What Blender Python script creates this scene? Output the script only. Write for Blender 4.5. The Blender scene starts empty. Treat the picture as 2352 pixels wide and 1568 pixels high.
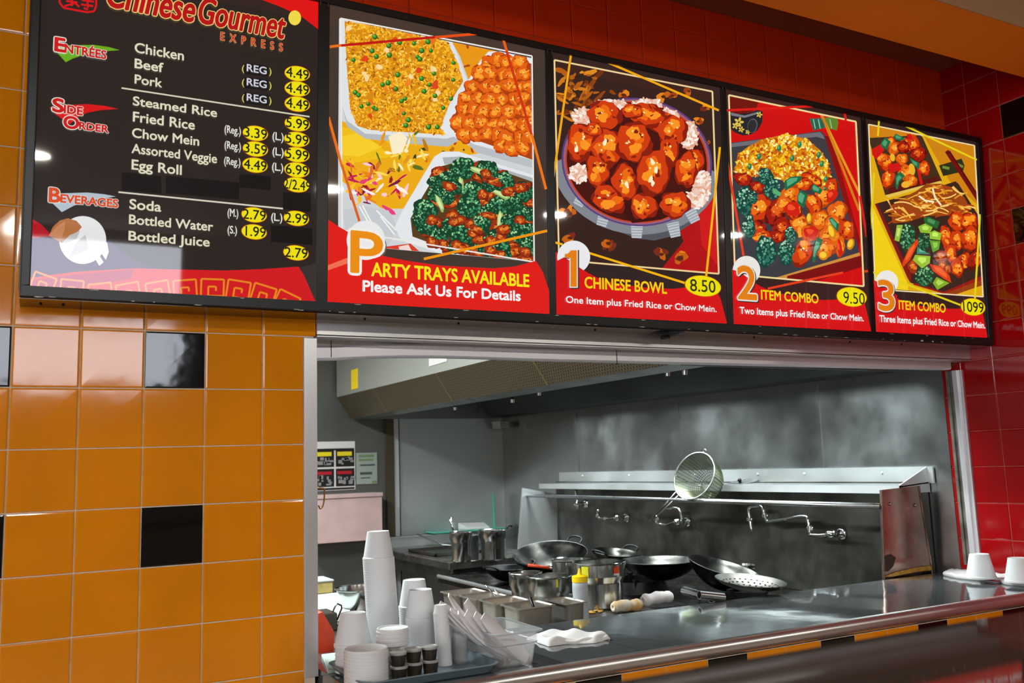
import bpy, bmesh, math, random
from mathutils import Vector, Matrix
random.seed(7)
SC = bpy.context.scene
COL = SC.collection
PI = math.pi

# ------------------------------------------------------------------ camera
FPX = 2072.93
CR = Matrix(((0.883632, -0.466976, -0.033587), (0.033696, 0.134986, -0.990274), (0.466968, 0.873906, 0.135014)))
CW = Vector((0.05081, -2.55656, 1.49991))
cd = bpy.data.cameras.new('camera')
cd.sensor_width = 36.0
cd.lens = FPX * 36.0 / 2352.0
cd.clip_start = 0.02
cd.dof.use_dof = True
cd.dof.focus_distance = 3.0
cd.dof.aperture_fstop = 5.0
cam = bpy.data.objects.new('camera', cd)
COL.objects.link(cam)
rx, dn, fw = CR[0], CR[1], CR[2]
cam.matrix_world = Matrix(((rx[0], -dn[0], -fw[0], CW[0]), (rx[1], -dn[1], -fw[1], CW[1]), (rx[2], -dn[2], -fw[2], CW[2]), (0, 0, 0, 1)))
SC.camera = cam

# ------------------------------------------------------------------ view, world, large lights
SC.view_settings.view_transform = 'Standard'
SC.view_settings.look = 'None'
SC.view_settings.gamma = 1.0
SC.view_settings.exposure = 0.0
W = bpy.data.worlds.new('daylight')
SC.world = W
W.use_nodes = True
bg = W.node_tree.nodes['Background']
bg.inputs['Color'].default_value = (0.86, 0.9, 1.0, 1)
bg.inputs['Strength'].default_value = 10.5


def area_light(name, loc, size, power, color, sizey=None, shape='SQUARE', rot=(0, 0, 0), spread=None):
    l = bpy.data.lights.new(name, 'AREA')
    l.shape = shape
    l.size = size
    if sizey:
        l.size_y = sizey
    l.energy = power
    l.color = color
    if spread:
        l.spread = spread
    o = bpy.data.objects.new(name, l)
    COL.objects.link(o)
    o.location = loc
    o.rotation_euler = rot
    return o


# dining-room downlights, a row every 2.1 m (their discs mirror in the menu board)
for X in (-2.1, 0.0, 2.1, 4.2, 6.3, 8.5):
    area_light('downlight', (X, -4.7, 3.285), 0.19, 48, (1.0, 0.93, 0.82), shape='DISK')
# added fill lamp, well left of the picture, to brighten bulkhead and tiles
area_light('west_fill', (-6.1, -4.0, 1.9), 5.0, 310, (0.97, 0.98, 1.0), 2.2, 'RECTANGLE', rot=(0, math.radians(-90), 0))
# kitchen fluorescent tubes on the kitchen ceiling and under the hood
area_light('kitchen_tube', (0.5, 1.3, 2.66), 0.3, 118, (0.9, 0.97, 0.97), 1.2, 'RECTANGLE')
area_light('kitchen_tube', (0.5, 3.1, 2.66), 0.3, 102, (0.9, 0.97, 0.97), 1.2, 'RECTANGLE')
for Y in (0.75, 1.85, 3.0):
    area_light('hood_lamp', (3.2, Y, 2.05), 0.3, 24, (0.86, 0.97, 0.98), 0.75, 'RECTANGLE', rot=(0, math.radians(-12), 0), spread=2.0)


# ------------------------------------------------------------------ pixel measurements to world points
def ray(u, v):
    a = Vector(((u - 1176) / FPX, (v - 784) / FPX, 1))
    return CR.transposed() @ a


def onX(u, v, X):
    d = ray(u, v)
    return CW + d * ((X - CW[0]) / d[0])


def onY(u, v, Y):
    d = ray(u, v)
    return CW + d * ((Y - CW[1]) / d[1])


def onZ(u, v, Z):
    d = ray(u, v)
    return CW + d * ((Z - CW[2]) / d[2])


# ------------------------------------------------------------------ materials
def lin(c):
    r = []
    for x in c:
        x = x / 255.0
        r.append(x / 12.92 if x <= 0.04045 else ((x + 0.055) / 1.055) ** 2.4)
    return (r[0], r[1], r[2], 1.0)


MATS = {}


def mat(name, rgb, rough=0.5, metal=0.0, spec=0.5, bump=0.0, bscale=60.0, bstretch=None, var=0.0, vscale=4.0, trans=0.0, ior=1.45,
        rvar=0.0, coat=0.0, emit=0.0, bdist=0.01, var2=None, alpha=1.0):
    if name in MATS:
        return MATS[name]
    m = bpy.data.materials.new(name)
    m.use_nodes = True
    nt = m.node_tree
    b = nt.nodes['Principled BSDF']
    c = lin(rgb)
    b.inputs['Base Color'].default_value = c
    b.inputs['Roughness'].default_value = rough
    b.inputs['Metallic'].default_value = metal
    b.inputs['Specular IOR Level'].default_value = spec
    b.inputs['IOR'].default_value = ior
    b.inputs['Transmission Weight'].default_value = trans
    b.inputs['Coat Weight'].default_value = coat
    b.inputs['Coat Roughness'].default_value = 0.05
    b.inputs['Alpha'].default_value = alpha
    if emit:
        b.inputs['Emission Color'].default_value = c
        b.inputs['Emission Strength'].default_value = emit
        b.inputs['Base Color'].default_value = (0.01, 0.01, 0.01, 1)
    if bump or var or rvar:
        tc = nt.nodes.new('ShaderNodeTexCoord')
        mp = nt.nodes.new('ShaderNodeMapping')
        if bstretch:
            mp.inputs['Scale'].default_value = bstretch
        nt.links.new(tc.outputs['Object'], mp.inputs['Vector'])
    if bump:
        n = nt.nodes.new('ShaderNodeTexNoise')
        n.inputs['Scale'].default_value = bscale
        n.inputs['Detail'].default_value = 2.0
        nt.links.new(mp.outputs['Vector'], n.inputs['Vector'])
        bp = nt.nodes.new('ShaderNodeBump')
        bp.inputs['Strength'].default_value = bump
        bp.inputs['Distance'].default_value = bdist
        nt.links.new(n.outputs['Fac'], bp.inputs['Height'])
        nt.links.new(bp.outputs['Normal'], b.inputs['Normal'])
    if var:
        n2 = nt.nodes.new('ShaderNodeTexNoise')
        n2.inputs['Scale'].default_value = vscale
        n2.inputs['Detail'].default_value = 5.0
        nt.links.new(tc.outputs['Object'], n2.inputs['Vector'])
        mx = nt.nodes.new('ShaderNodeMix')
        mx.data_type = 'RGBA'
        c2 = lin(var2) if var2 else tuple(x * (1 - var) for x in c[:3]) + (1,)
        mx.inputs['A'].default_value = c
        mx.inputs['B'].default_value = c2
        rp = nt.nodes.new('ShaderNodeMapRange')
        rp.inputs['From Min'].default_value = 0.38
        rp.inputs['From Max'].default_value = 0.66
        nt.links.new(n2.outputs['Fac'], rp.inputs['Value'])
        nt.links.new(rp.outputs['Result'], mx.inputs['Factor'])
        nt.links.new(mx.outputs['Result'], b.inputs['Base Color'])
    if rvar:
        n3 = nt.nodes.new('ShaderNodeTexNoise')
        n3.inputs['Scale'].default_value = vscale * 1.7
        n3.inputs['Detail'].default_value = 4.0
        nt.links.new(tc.outputs['Object'], n3.inputs['Vector'])
        r2 = nt.nodes.new('ShaderNodeMapRange')
        r2.inputs['From Min'].default_value = 0.3
        r2.inputs['From Max'].default_value = 0.7
        r2.inputs['To Min'].default_value = max(0.02, rough - rvar)
        r2.inputs['To Max'].default_value = rough + rvar
        nt.links.new(n3.outputs['Fac'], r2.inputs['Value'])
        nt.links.new(r2.outputs['Result'], b.inputs['Roughness'])
    MATS[name] = m
    return m


ORANGE = mat('orange_tile', (228, 136, 2), 0.07, spec=0.6, var=0.15, vscale=3, bump=0.02, bscale=9, bdist=0.02)
REDT = mat('red_tile', (152, 6, 12), 0.09, spec=0.55, var=0.15, vscale=3, bump=0.02, bscale=9, bdist=0.02)
BULK = mat('terracotta_red_tile', (228, 62, 16), 0.2, spec=0.4, var=0.15, vscale=3, bump=0.02, bscale=9, bdist=0.02)
GROUTB = mat('dull_red_grout', (190, 60, 34), 0.85, var=0.3, vscale=30)
BLACKT = mat('black_tile', (10, 10, 10), 0.06, spec=0.6, bump=0.025, bscale=12, bdist=0.02)
GROUT = mat('grout', (214, 198, 178), 0.85, var=0.2, vscale=30)
GROUTR = mat('red_grout', (196, 96, 84), 0.85, var=0.3, vscale=30)
STEEL = mat('brushed_steel', (176, 178, 178), 0.28, 1.0, bump=0.004, bscale=200, bstretch=(0.02, 1, 1), rvar=0.06, vscale=3)
STEELD = mat('kitchen_sheet_steel', (150, 153, 153), 0.36, 1.0, bump=0.03, bscale=3.2, rvar=0.1, vscale=2.2, bdist=0.05)
STEELH = mat('satin_steel', (206, 210, 210), 0.5, 1.0, bump=0.015, bscale=200, bstretch=(1, 1, 0.03), rvar=0.05, vscale=2)
STEELN = mat('nose_steel', (220, 219, 218), 0.3, 0.92, rvar=0.04, vscale=3)
STEELT = mat('trim_steel', (222, 222, 222), 0.3, 0.8, rvar=0.02, vscale=2)
STEELW = mat('worn_steel', (128, 124, 118), 0.34, 1.0, bump=0.03, bscale=20, var=0.45, vscale=5, rvar=0.12)
SOOT = mat('sooty_steel', (100, 99, 93), 0.42, 0.9, bump=0.05, bscale=6, var=0.6, vscale=4, rvar=0.12)
COUNTER = mat('counter_steel', (146, 152, 154), 0.09, 0.8, bump=0.1, bscale=5, bdist=0.02, rvar=0.03, vscale=2)
POT = mat('pot_steel', (196, 198, 196), 0.18, 1.0, bump=0.01, bscale=80, bstretch=(1, 1, 0.1), rvar=0.05, vscale=9)
CHROME = mat('chrome', (220, 222, 222), 0.07, 1.0)
IRON = mat('black_iron', (26, 26, 27), 0.38, 0.5, bump=0.06, bscale=30, rvar=0.1, vscale=6)
WOKST = mat('wok_steel', (66, 65, 62), 0.32, 1.0, var=0.6, vscale=7, rvar=0.12)
FRAME = mat('black_frame', (20, 20, 20), 0.34, 0.0, spec=0.5, bump=0.02, bscale=120, var=0.25, vscale=8)
UNDER = mat('frame_underside', (96, 88, 80), 0.12, 1.0)
CHIP = mat('bare_chips', (206, 204, 196), 0.5)
FOAM = mat('white_foam', (214, 216, 217), 0.55, spec=0.35, bump=0.01, bscale=200)
PAPER = mat('white_paper', (214, 210, 210), 0.75, spec=0.2, bump=0.05, bscale=18, bdist=0.01)
CLOTH = mat('white_cloth', (218, 216, 214), 0.9, spec=0.15, bump=0.08, bscale=240)
CLOTHD = mat('soiled_cloth', (214, 210, 196), 0.9, spec=0.15, bump=0.1, bscale=160, var=0.6, vscale=22, var2=(196, 150, 60))
TRAY = mat('grey_tray', (98, 116, 124), 0.34, spec=0.5, bump=0.02, bscale=300)
CLEARP = mat('clear_plastic', (226, 230, 230), 0.1, spec=0.8, alpha=0.16)
FROST = mat('frosted_pan', (206, 208, 208), 0.15, spec=0.5, alpha=0.24)
SAUCE = mat('dark_sauce_cup', (52, 44, 34), 0.25, spec=0.5, var=0.4, vscale=40)
LIDP = mat('translucent_lid', (190, 190, 186), 0.25, trans=0.35, ior=1.2)
SOFFIT = mat('orange_paint', (240, 134, 4), 0.62, var=0.08, vscale=2, bump=0.01, bscale=200)
BROWNC = mat('brown_cove', (150, 84, 58), 0.7)
TAN = mat('tan_paint', (176, 130, 88), 0.75)
CEIL = mat('ceiling_paint', (110, 104, 100), 0.9)
ROOMW = mat('room_wall', (120, 112, 104), 0.9)
FLOORM = mat('floor_tile', (150, 130, 112), 0.4, var=0.3, vscale=3)
DARKW = mat('dark_kitchen_wall', (104, 106, 102), 0.5, 0.6, bump=0.03, bscale=4, rvar=0.1, vscale=3)
BRONZE = mat('bronze_trim', (96, 86, 70), 0.4, 0.7)
WHITEAL = mat('pale_aluminium', (222, 220, 224), 0.36, 0.55, bump=0.004, bscale=4, bstretch=(0.2, 1, 1))
RAWAL = mat('oxidised_aluminium', (140, 136, 126), 0.5, 0.7, var=0.5, vscale=14)
PERF = mat('perforated_brown', (92, 82, 56), 0.5, 0.4)
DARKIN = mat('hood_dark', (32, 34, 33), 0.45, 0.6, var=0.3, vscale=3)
YELLOW = mat('yellow_plastic', (244, 206, 10), 0.35, spec=0.5)
BOTTLE = mat('translucent_bottle', (176, 184, 190), 0.3, spec=0.5)
PINK = mat('pale_pink_enamel', (206, 176, 174), 0.4, spec=0.5, var=0.12, vscale=9)
REDO = mat('red_orange_plastic', (216, 62, 20), 0.4, spec=0.5)
BRASS = mat('brass', (170, 120, 62), 0.3, 1.0)
GREENW = mat('white_board', (176, 186, 184), 0.5)
YBOX = mat('yellowed_box', (196, 182, 112), 0.6, var=0.3, vscale=20)
MESHW = mat('wire_mesh', (112, 118, 92), 0.35, 0.85, var=0.4, vscale=12)
BLKGL = mat('dark_polished_top', (70, 62, 54), 0.04, spec=0.16)
REDSTEEL = mat('red_tinted_steel', (170, 146, 134), 0.24, 1.0, bump=0.02, bscale=40, var=0.35, vscale=6, rvar=0.08)  # reddish tint puts the menu's reflection into the steel colour
STAIN = mat('burnt_grease', (58, 28, 16), 0.6, var=0.4, vscale=30)
GREASE = mat('yellow_grease', (196, 148, 60), 0.5, var=0.4, vscale=40)


# ------------------------------------------------------------------ mesh helpers
def setp(o, label=None, cat=None, group=None, kind=None):
    if label:
        o['label'] = label
    if cat:
        o['category'] = cat
    if group:
        o['group'] = group
    if kind:
        o['kind'] = kind
    return o


def empty(name, loc, label, cat, group=None, rz=0.0):
    o = bpy.data.objects.new(name, None)
    o.empty_display_size = 0.05
    COL.objects.link(o)
    o.location = loc
    o.rotation_euler = (0, 0, rz)
    return setp(o, label, cat, group)


def dup(root, loc=None, rot=None, label=None, group=None, scale=None):
    r = root.copy()
    COL.objects.link(r)
    if loc is not None:
        r.location = loc
    if rot is not None:
        r.rotation_euler = rot
    if scale is not None:
        r.scale = scale
    if label:
        r['label'] = label
    if group:
        r['group'] = group
    for ch in list(root.children):
        c = ch.copy()
        COL.objects.link(c)
        c.parent = r
        for g in list(ch.children):
            e = g.copy()
            COL.objects.link(e)
            e.parent = c
    return r


class MB:
    def __init__(s):
        s.v = []
        s.f = []
        s.m = []

    def add(s, vs, fs, mi=0):
        k = len(s.v)
        s.v += [tuple(x) for x in vs]
        for f in fs:
            s.f.append(tuple(i + k for i in f))
            s.m.append(mi)
        return s

    def box(s, x0, x1, y0, y1, z0, z1, mi=0):
        return s.hexa([(x0, y0, z0), (x1, y0, z0), (x1, y1, z0), (x0, y1, z0), (x0, y0, z1), (x1, y0, z1), (x1, y1, z1), (x0, y1, z1)], mi)

    def hexa(s, p, mi=0):
        return s.add(p, [(0, 3, 2, 1), (4, 5, 6, 7), (0, 1, 5, 4), (1, 2, 6, 5), (2, 3, 7, 6), (3, 0, 4, 7)], mi)

    def quad(s, a, b, c, d, mi=0):
        return s.add([a, b, c, d], [(0, 1, 2, 3)], mi)

    def slab(s, pts, off, mi=0):
        n = len(pts)
        off = Vector(off)
        vs = [Vector(p) for p in pts] + [Vector(p) + off for p in pts]
        fs = [tuple(range(n - 1, -1, -1)), tuple(range(n, 2 * n))]
        fs += [(i, (i + 1) % n, n + (i + 1) % n, n + i) for i in range(n)]
        return s.add(vs, fs, mi)

    def lathe(s, prof, seg=32, c=(0, 0, 0), mi=0, M=None, a0=0.0):
        c = Vector(c)
        vs = []
        for (r, z) in prof:
            for i in range(seg):
                a = a0 + 2 * PI * i / seg
                p = Vector((r * math.cos(a), r * math.sin(a), z))
                if M is not None:
                    p = M @ p
                vs.append(p + c)
        fs = []
        for j in range(len(prof) - 1):
            for i in range(seg):
                i2 = (i + 1) % seg
                fs.append((j * seg + i, j * seg + i2, (j + 1) * seg + i2, (j + 1) * seg + i))
        if prof[0][0] > 1e-6:
            fs.append(tuple(range(seg - 1, -1, -1)))
        if prof[-1][0] > 1e-6:
            fs.append(tuple((len(prof) - 1) * seg + i for i in range(seg)))
        return s.add(vs, fs, mi)

    def ring(s, prof, seg=32, c=(0, 0, 0), mi=0, M=None):
        # closed profile revolved: no caps
        c = Vector(c)
        vs = []
        for (r, z) in prof:
            for i in range(seg):
                a = 2 * PI * i / seg
                p = Vector((r * math.cos(a), r * math.sin(a), z))
                if M is not None:
                    p = M @ p
                vs.append(p + c)
        n = len(prof)
        fs = []
        for j in range(n):
            for i in range(seg):
                i2 = (i + 1) % seg
                fs.append((j * seg + i, j * seg + i2, ((j + 1) % n) * seg + i2, ((j + 1) % n) * seg + i))
        return s.add(vs, fs, mi)

    def tube(s, pts, r, seg=10, mi=0, caps=True, rr=None):
        pts = [Vector(p) for p in pts]
        n = len(pts)
        vs = []
        up = None
        for i, p in enumerate(pts):
            t = (pts[min(i + 1, n - 1)] - pts[max(i - 1, 0)]).normalized()
            if up is None:
                up = Vector((0, 0, 1)) if abs(t.z) < 0.9 else Vector((1, 0, 0))
            a = t.cross(up)
            if a.length < 1e-6:
                a = t.orthogonal()
            a.normalize()
            b = a.cross(t).normalized()
            up = b
            q = rr[i] if rr else r
            for k in range(seg):
                an = 2 * PI * k / seg
                vs.append(p + a * (q * math.cos(an)) + b * (q * math.sin(an)))
        fs = []
        for i in range(n - 1):
            for k in range(seg):
                k2 = (k + 1) % seg
                fs.append((i * seg + k, i * seg + k2, (i + 1) * seg + k2, (i + 1) * seg + k))
        if caps:
            fs.append(tuple(range(seg - 1, -1, -1)))
            fs.append(tuple((n - 1) * seg + k for k in range(seg)))
        return s.add(vs, fs, mi)

    def ball(s, c, rx, ry=None, rz=None, seg=14, mi=0, M=None):
        ry = rx if ry is None else ry
        rz = rx if rz is None else rz
        h = seg // 2
        prof = [(math.sin(PI * j / h), -math.cos(PI * j / h)) for j in range(h + 1)]
        k = len(s.v)
        s.lathe([(max(0.0, a), b) for a, b in prof], seg, (0, 0, 0), mi)
        c = Vector(c)
        for i in range(k, len(s.v)):
            p = Vector((s.v[i][0] * rx, s.v[i][1] * ry, s.v[i][2] * rz))
            if M is not None:
                p = M @ p
            s.v[i] = tuple(p + c)
        return s

    def build(s, name, mats, parent=None, smooth=False, auto=None, bevel=0.0, bseg=2):
        me = bpy.data.meshes.new(name)
        me.from_pydata(s.v, [], s.f)
        if not isinstance(mats, (list, tuple)):
            mats = [mats]
        for m in mats:
            me.materials.append(m)
        for p, mi in zip(me.polygons, s.m):
            p.material_index = mi
        bm = bmesh.new()
        bm.from_mesh(me)
        bmesh.ops.remove_doubles(bm, verts=bm.verts, dist=1e-6)
        bmesh.ops.recalc_face_normals(bm, faces=bm.faces)
        bm.to_mesh(me)
        bm.free()
        if smooth or auto:
            me.polygons.foreach_set('use_smooth', [True] * len(me.polygons))
            if auto:
                me.set_sharp_from_angle(angle=math.radians(auto))
        o = bpy.data.objects.new(name, me)
        COL.objects.link(o)
        if parent:
            o.parent = parent
        if bevel:
            b = o.modifiers.new('bevel', 'BEVEL')
            b.width = bevel
            b.segments = bseg
            b.limit_method = 'ANGLE'
        return o


def struct(mb, name, mats, **k):
    o = mb.build(name, mats, **k)
    o['kind'] = 'structure'
    return o


def arc(c, r, a0, a1, n, ax='xz'):
    out = []
    for i in range(n + 1):
        a = a0 + (a1 - a0) * i / n
        x, y = r * math.cos(a), r * math.sin(a)
        if ax == 'xz':
            out.append(Vector((c[0] + x, c[1], c[2] + y)))
        elif ax == 'yz':
            out.append(Vector((c[0], c[1] + x, c[2] + y)))
        else:
            out.append(Vector((c[0] + x, c[1] + y, c[2])))
    return out


def smoothpath(pts, n=6):
    # Catmull-Rom through the points
    pts = [Vector(p) for p in pts]
    out = []
    for i in range(len(pts) - 1):
        p0 = pts[max(i - 1, 0)]
        p1, p2 = pts[i], pts[i + 1]
        p3 = pts[min(i + 2, len(pts) - 1)]
        for k in range(n):
            t = k / n
            out.append(0.5 * ((2 * p1) + (p2 - p0) * t + (2 * p0 - 5 * p1 + 4 * p2 - p3) * t * t + (3 * p1 - p0 - 3 * p2 + p3) * t ** 3))
    out.append(pts[-1])
    return out


# ------------------------------------------------------------------ tiled walls
S = 0.1545
ZR = 1.886               # height of the tile joint that runs level with the lintel
XR = 24 * S - 0.004      # red side wall
trng = random.Random(3)


def tile(mb, o, U, V, N, u0, u1, v0, v1, mi):
    g = 0.0016
    u0 += g
    u1 -= g
    v0 += g
    v1 -= g
    if u1 - u0 < 0.01 or v1 - v0 < 0.01:
        return
    o, U, V, N = Vector(o), Vector(U), Vector(V), Vector(N)
    rings = [(0.0, 0.0), (0.0, 0.0012), (0.0012, 0.0024), (0.004, 0.0030)]
    j = [trng.uniform(-0.0004, 0.0004) for _ in range(4)]
    vs = []
    for ins, h in rings:
        for q, (a, b) in enumerate(((u0 + ins, v0 + ins), (u1 - ins, v0 + ins), (u1 - ins, v1 - ins), (u0 + ins, v1 - ins))):
            vs.append(o + U * a + V * b + N * (h + (j[q] if h > 0 else 0)))
    fs = []
    for r in range(3):
        for q in range(4):
            q2 = (q + 1) % 4
            fs.append((r * 4 + q, r * 4 + q2, r * 4 + 4 + q2, r * 4 + 4 + q))
    fs.append((12, 13, 14, 15))
    mb.add(vs, fs, mi)


# wall with the pass-through: orange piece at the left
ZTOP = 3.235
XJ = 0.735   # start of the steel corner strip
w = MB()
w.box(-2.2, XJ + 0.03, 0.0, 0.2, 0.0, ZTOP)
for k in range(-14, 5):
    for r in range(-9, 13):
        u0, u1 = k * S, min((k + 1) * S, XJ)
        z1, z0 = ZR - r * S, ZR - (r + 1) * S
        if k == 4 and r < 0:
            u1 = 0.772
        z1 = min(z1, ZTOP)
        z0 = max(z0, 0.0)
        if z1 - z0 < 0.02:
            continue
        black = (k % 3 == 2 and r in (0, 3, 6, 9))
        tile(w, (0, 0, 0), (1, 0, 0), (0, 0, 1), (0, -1, 0), u0, u1, z0, z1, 2 if black else 1)
struct(w, 'wall_left', [GROUT, ORANGE, BLACKT])
# red bulkhead over the opening
w = MB()
w.box(XJ + 0.03, XR + 0.2, 0.0, 0.2, 1.93, ZTOP)
for k in range(5, 24):
    for r in range(-9, 0):
        z1, z0 = min(ZR - r * S, ZTOP), max(ZR - (r + 1) * S, 1.94)
        tile(w, (0, 0, 0), (1, 0, 0), (0, 0, 1), (0, -1, 0), k * S, min((k + 1) * S, XR), z0, z1, 1)
struct(w, 'wall_front', [GROUTB, BULK])
# red side wall, running from the kitchen towards the dining room
w = MB()
YE = -1.35
w.box(XR, XR + 0.2, YE, 4.7, 0.0, ZTOP)
for k in range(-9, 9):
    y1 = -0.113 - k * S
    y0 = y1 - S
    if y1 > 0.30:
        continue
    y0 = max(y0, YE)
    if y1 - y0 < 0.02:
        continue
    for r in range(-9, 13):
        z1, z0 = min(ZR - r * S, ZTOP), max(ZR - (r + 1) * S, 0.0)
        if z1 - z0 < 0.02:
            continue
        rr = -1 - r   # row counted up from the joint
        black = (k in (1, 4, 7) and rr in (3, 6)) or (k in (1, 4, 7) and r in (2, 5, 8))
        tile(w, (XR, 0, 0), (0, 1, 0), (0, 0, 1), (-1, 0, 0), y0, y1, z0, z1, 2 if black else 1)
struct(w, 'wall_right', [GROUTR, REDT, BLACKT])
# tiled knee wall below the counter
w = MB()
YK = -0.345
w.box(0.775, XR, YK, 0.2, 0.0, 0.905)
for n in range(-5, 16):
    x0 = max(1.3921 + n * 0.1552, 0.775)
    x1 = min(1.3921 + (n + 1) * 0.1552, XR - 0.002)
    if x1 - x0 < 0.02:
        continue
    for r in range(0, 6):
        z1 = 0.9046 - r * S
        z0 = max(z1 - S, 0)
        if z1 - z0 < 0.03:
            continue
        tile(w, (0, YK, 0), (1, 0, 0), (0, 0, 1), (0, -1, 0), x0, x1, z0, z1, 2 if (n + r) % 3 == 0 else 1)
struct(w, 'wall_counter', [GROUT, ORANGE, BLACKT])

# kitchen shell
w = MB()
w.box(-1.2, XR + 0.2, 4.52, 4.7, 0, 2.75)
struct(w, 'wall_back', [DARKW])
w = MB()
w.box(-1.4, -1.2, 0.2, 4.7, 0, 2.75)
struct(w, 'wall_kitchen_side', [DARKW])
w = MB()
w.box(-1.4, XR + 0.2, 0.2, 4.7, 2.7, 2.8)
struct(w, 'ceiling_kitchen', [mat('kitchen_ceiling', (196, 198, 194), 0.8)])
w = MB()
w.box(-6.2, 10.4, -8.2, 4.7, -0.06, 0.0)
struct(w, 'floor', [FLOORM])
# dining room: ceiling, far wall with its high window band, side walls
w = MB()
w.box(-6.2, 10.4, -8.2, -0.72, 3.3, 3.4)
struct(w, 'ceiling', [CEIL])
w = MB()
w.box(-6.2, 10.4, -8.2, -8.0, 0, 2.42)
w.box(-6.2, -2.6, -8.2, -8.0, 2.42, 3.3)
w.box(1.5, 10.4, -8.2, -8.0, 2.42, 3.3)
w.box(-2.6, 1.5, -8.2, -8.0, 3.2, 3.3)
struct(w, 'wall_dining', [ROOMW])
w = MB()
for x in (-2.6, -1.25, 1.44):
    w.box(x, x + 0.06, -8.12, -8.02, 2.42, 3.2)
w.box(-2.6, 1.5, -8.12, -8.02, 2.42, 2.47)
struct(w, 'window_1', [BRONZE])
w = MB()
w.box(-6.4, -6.2, -8.2, 0.2, 0, 3.4)
struct(w, 'wall_west', [ROOMW])
w = MB()
w.box(10.4, 10.6, -8.2, 0.2, 0, 3.4)
struct(w, 'wall_east', [ROOMW])
w = MB()
w.box(-6.4, -2.2, 0, 0.2, 0, 3.4)
w.box(XR + 0.2, 10.6, -1.35, -1.15, 0, 3.4)
struct(w, 'wall_north', [ROOMW])
# dropped orange soffit in front of the sign wall, brown cove behind it
w = MB()
w.box(-6.2, XR, -0.72, -0.45, 3.0, 3.4, 0)
w.box(-6.2, XR, -0.724, -0.72, 3.0, 3.3, 1)
w.box(XR, 10.4, -1.15, -0.45, 3.0, 3.4, 0)
struct(w, 'trim_1', [SOFFIT, TAN])
w = MB()
w.box(-6.2, XR + 0.2, -0.45, 0.2, ZTOP, 3.4)
struct(w, 'ceiling_cove', [BROWNC])

# ------------------------------------------------------------------ steel trims of the opening
w = MB()
w.box(XJ, 0.772, -0.008, 0.004, 0.94, 1.882)
w.box(0.765, 0.772, -0.008, 0.206, 0.94, 1.882)
struct(w, 'trim_2', [STEELT], bevel=0.0015)
w = MB()
w.box(0.772, XR - 0.004, -0.012, 0.0, 1.889, 1.946)
w.box(0.772, XR - 0.004, -0.012, 0.2, 1.886, 1.892)
struct(w, 'trim_3', [STEELT])
# guide track at the right end
w = MB()
w.box(XR - 0.022, XR - 0.003, 0.052, 0.075, 1.0, 1.85, 0)
w.box(XR - 0.014, XR - 0.003, 0.075, 0.095, 1.0, 1.85, 1)
w.box(XR - 0.022, XR - 0.003, 0.095, 0.108, 1.0, 1.85, 1)
w.box(XR - 0.012, XR - 0.003, 0.035, 0.052, 1.0, 1.85, 0)
struct(w, 'trim_4', [WHITEAL, RAWAL], bevel=0.001)
# bottom bar of the rolled-up shutter
w = MB()
n = 40
z_l, z_r = 1.857, 1.8795
prof = [(0.06, -0.021), (0.054, -0.016), (0.054, 0.014), (0.062, 0.021), (0.09, 0.021), (0.09, -0.021)]
vs = []
for i in range(n + 1):
    t = i / n
    x = 0.778 + (XR - 0.05 - 0.778) * t
    bow = -0.0135 * math.exp(-((x - 0.778) / 0.16) ** 2) + 0.003 * math.exp(-((x - 1.25) / 0.2) ** 2)
    zc = z_l + 0.004 + (z_r - z_l) * 0.55 * t + bow
    for (y, z) in prof:
        vs.append((x, y, zc + z))
fs = []
m = len(prof)
for i in range(n):
    for k in range(m):
        k2 = (k + 1) % m
        fs.append((i * m + k, i * m + k2, (i + 1) * m + k2, (i + 1) * m + k))
fs += [tuple(range(m)), tuple(n * m + k for k in range(m))]
w.add(vs, fs)
sb = empty('shutter', (0.778, 0.07, 1.9), 'pale aluminium bottom bar of the rolled-up shutter under the menu board', 'shutter')
o = w.build('bottom_bar', [WHITEAL])
o.parent = sb
o.matrix_parent_inverse = Matrix.Translation(-sb.location)
for x in (0.832, 1.86):
    w = MB()
    w.box(x, x + 0.002, 0.0525, 0.0545, 1.835, 1.885)
    o = w.build('joint_seam', [DARKIN])
    o.parent = sb
    o.matrix_parent_inverse = Matrix.Translation(-sb.location)
w = MB()
w.box(0.78, XR - 0.05, 0.075, 0.085, 1.865, 1.95)
o = w.build('curtain', [WHITEAL])
o.parent = sb
o.matrix_parent_inverse = Matrix.Translation(-sb.location)


def adopt(o, parent):
    o.parent = parent
    o.matrix_parent_inverse = Matrix.LocRotScale(parent.location, parent.rotation_euler, parent.scale).inverted()
    return o


# ------------------------------------------------------------------ menu board
BO = Vector((0, -0.124, 1.938))
BV = Vector((0, -0.046, 0.912)).normalized()
BU = Vector((1, 0, 0))
BN = BU.cross(BV)


def bd(u, v):
    d = ray(u, v)
    p = CW + d * ((BO - CW).dot(BN) / d.dot(BN))
    return (p.x, (p - BO).dot(BV))


def bpt(x, v, h=0.0):
    return BO + BU * x + BV * v + BN * h


def pm(name, gloss=0.025):
    if name in MATS:
        return MATS[name]
    m = bpy.data.materials.new(name)
    m.use_nodes = True
    b = m.node_tree.nodes['Principled BSDF']
    a = m.node_tree.nodes.new('ShaderNodeAttribute')
    a.attribute_name = 'ink'
    m.node_tree.links.new(a.outputs['Color'], b.inputs['Emission Color'])
    b.inputs['Emission Strength'].default_value = 1.0
    b.inputs['Base Color'].default_value = (0.012, 0.012, 0.012, 1)
    b.inputs['Roughness'].default_value = gloss
    b.inputs['Specular IOR Level'].default_value = 0.5
    MATS[name] = m
    return m


PRINT = pm('backlit_print')


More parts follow.
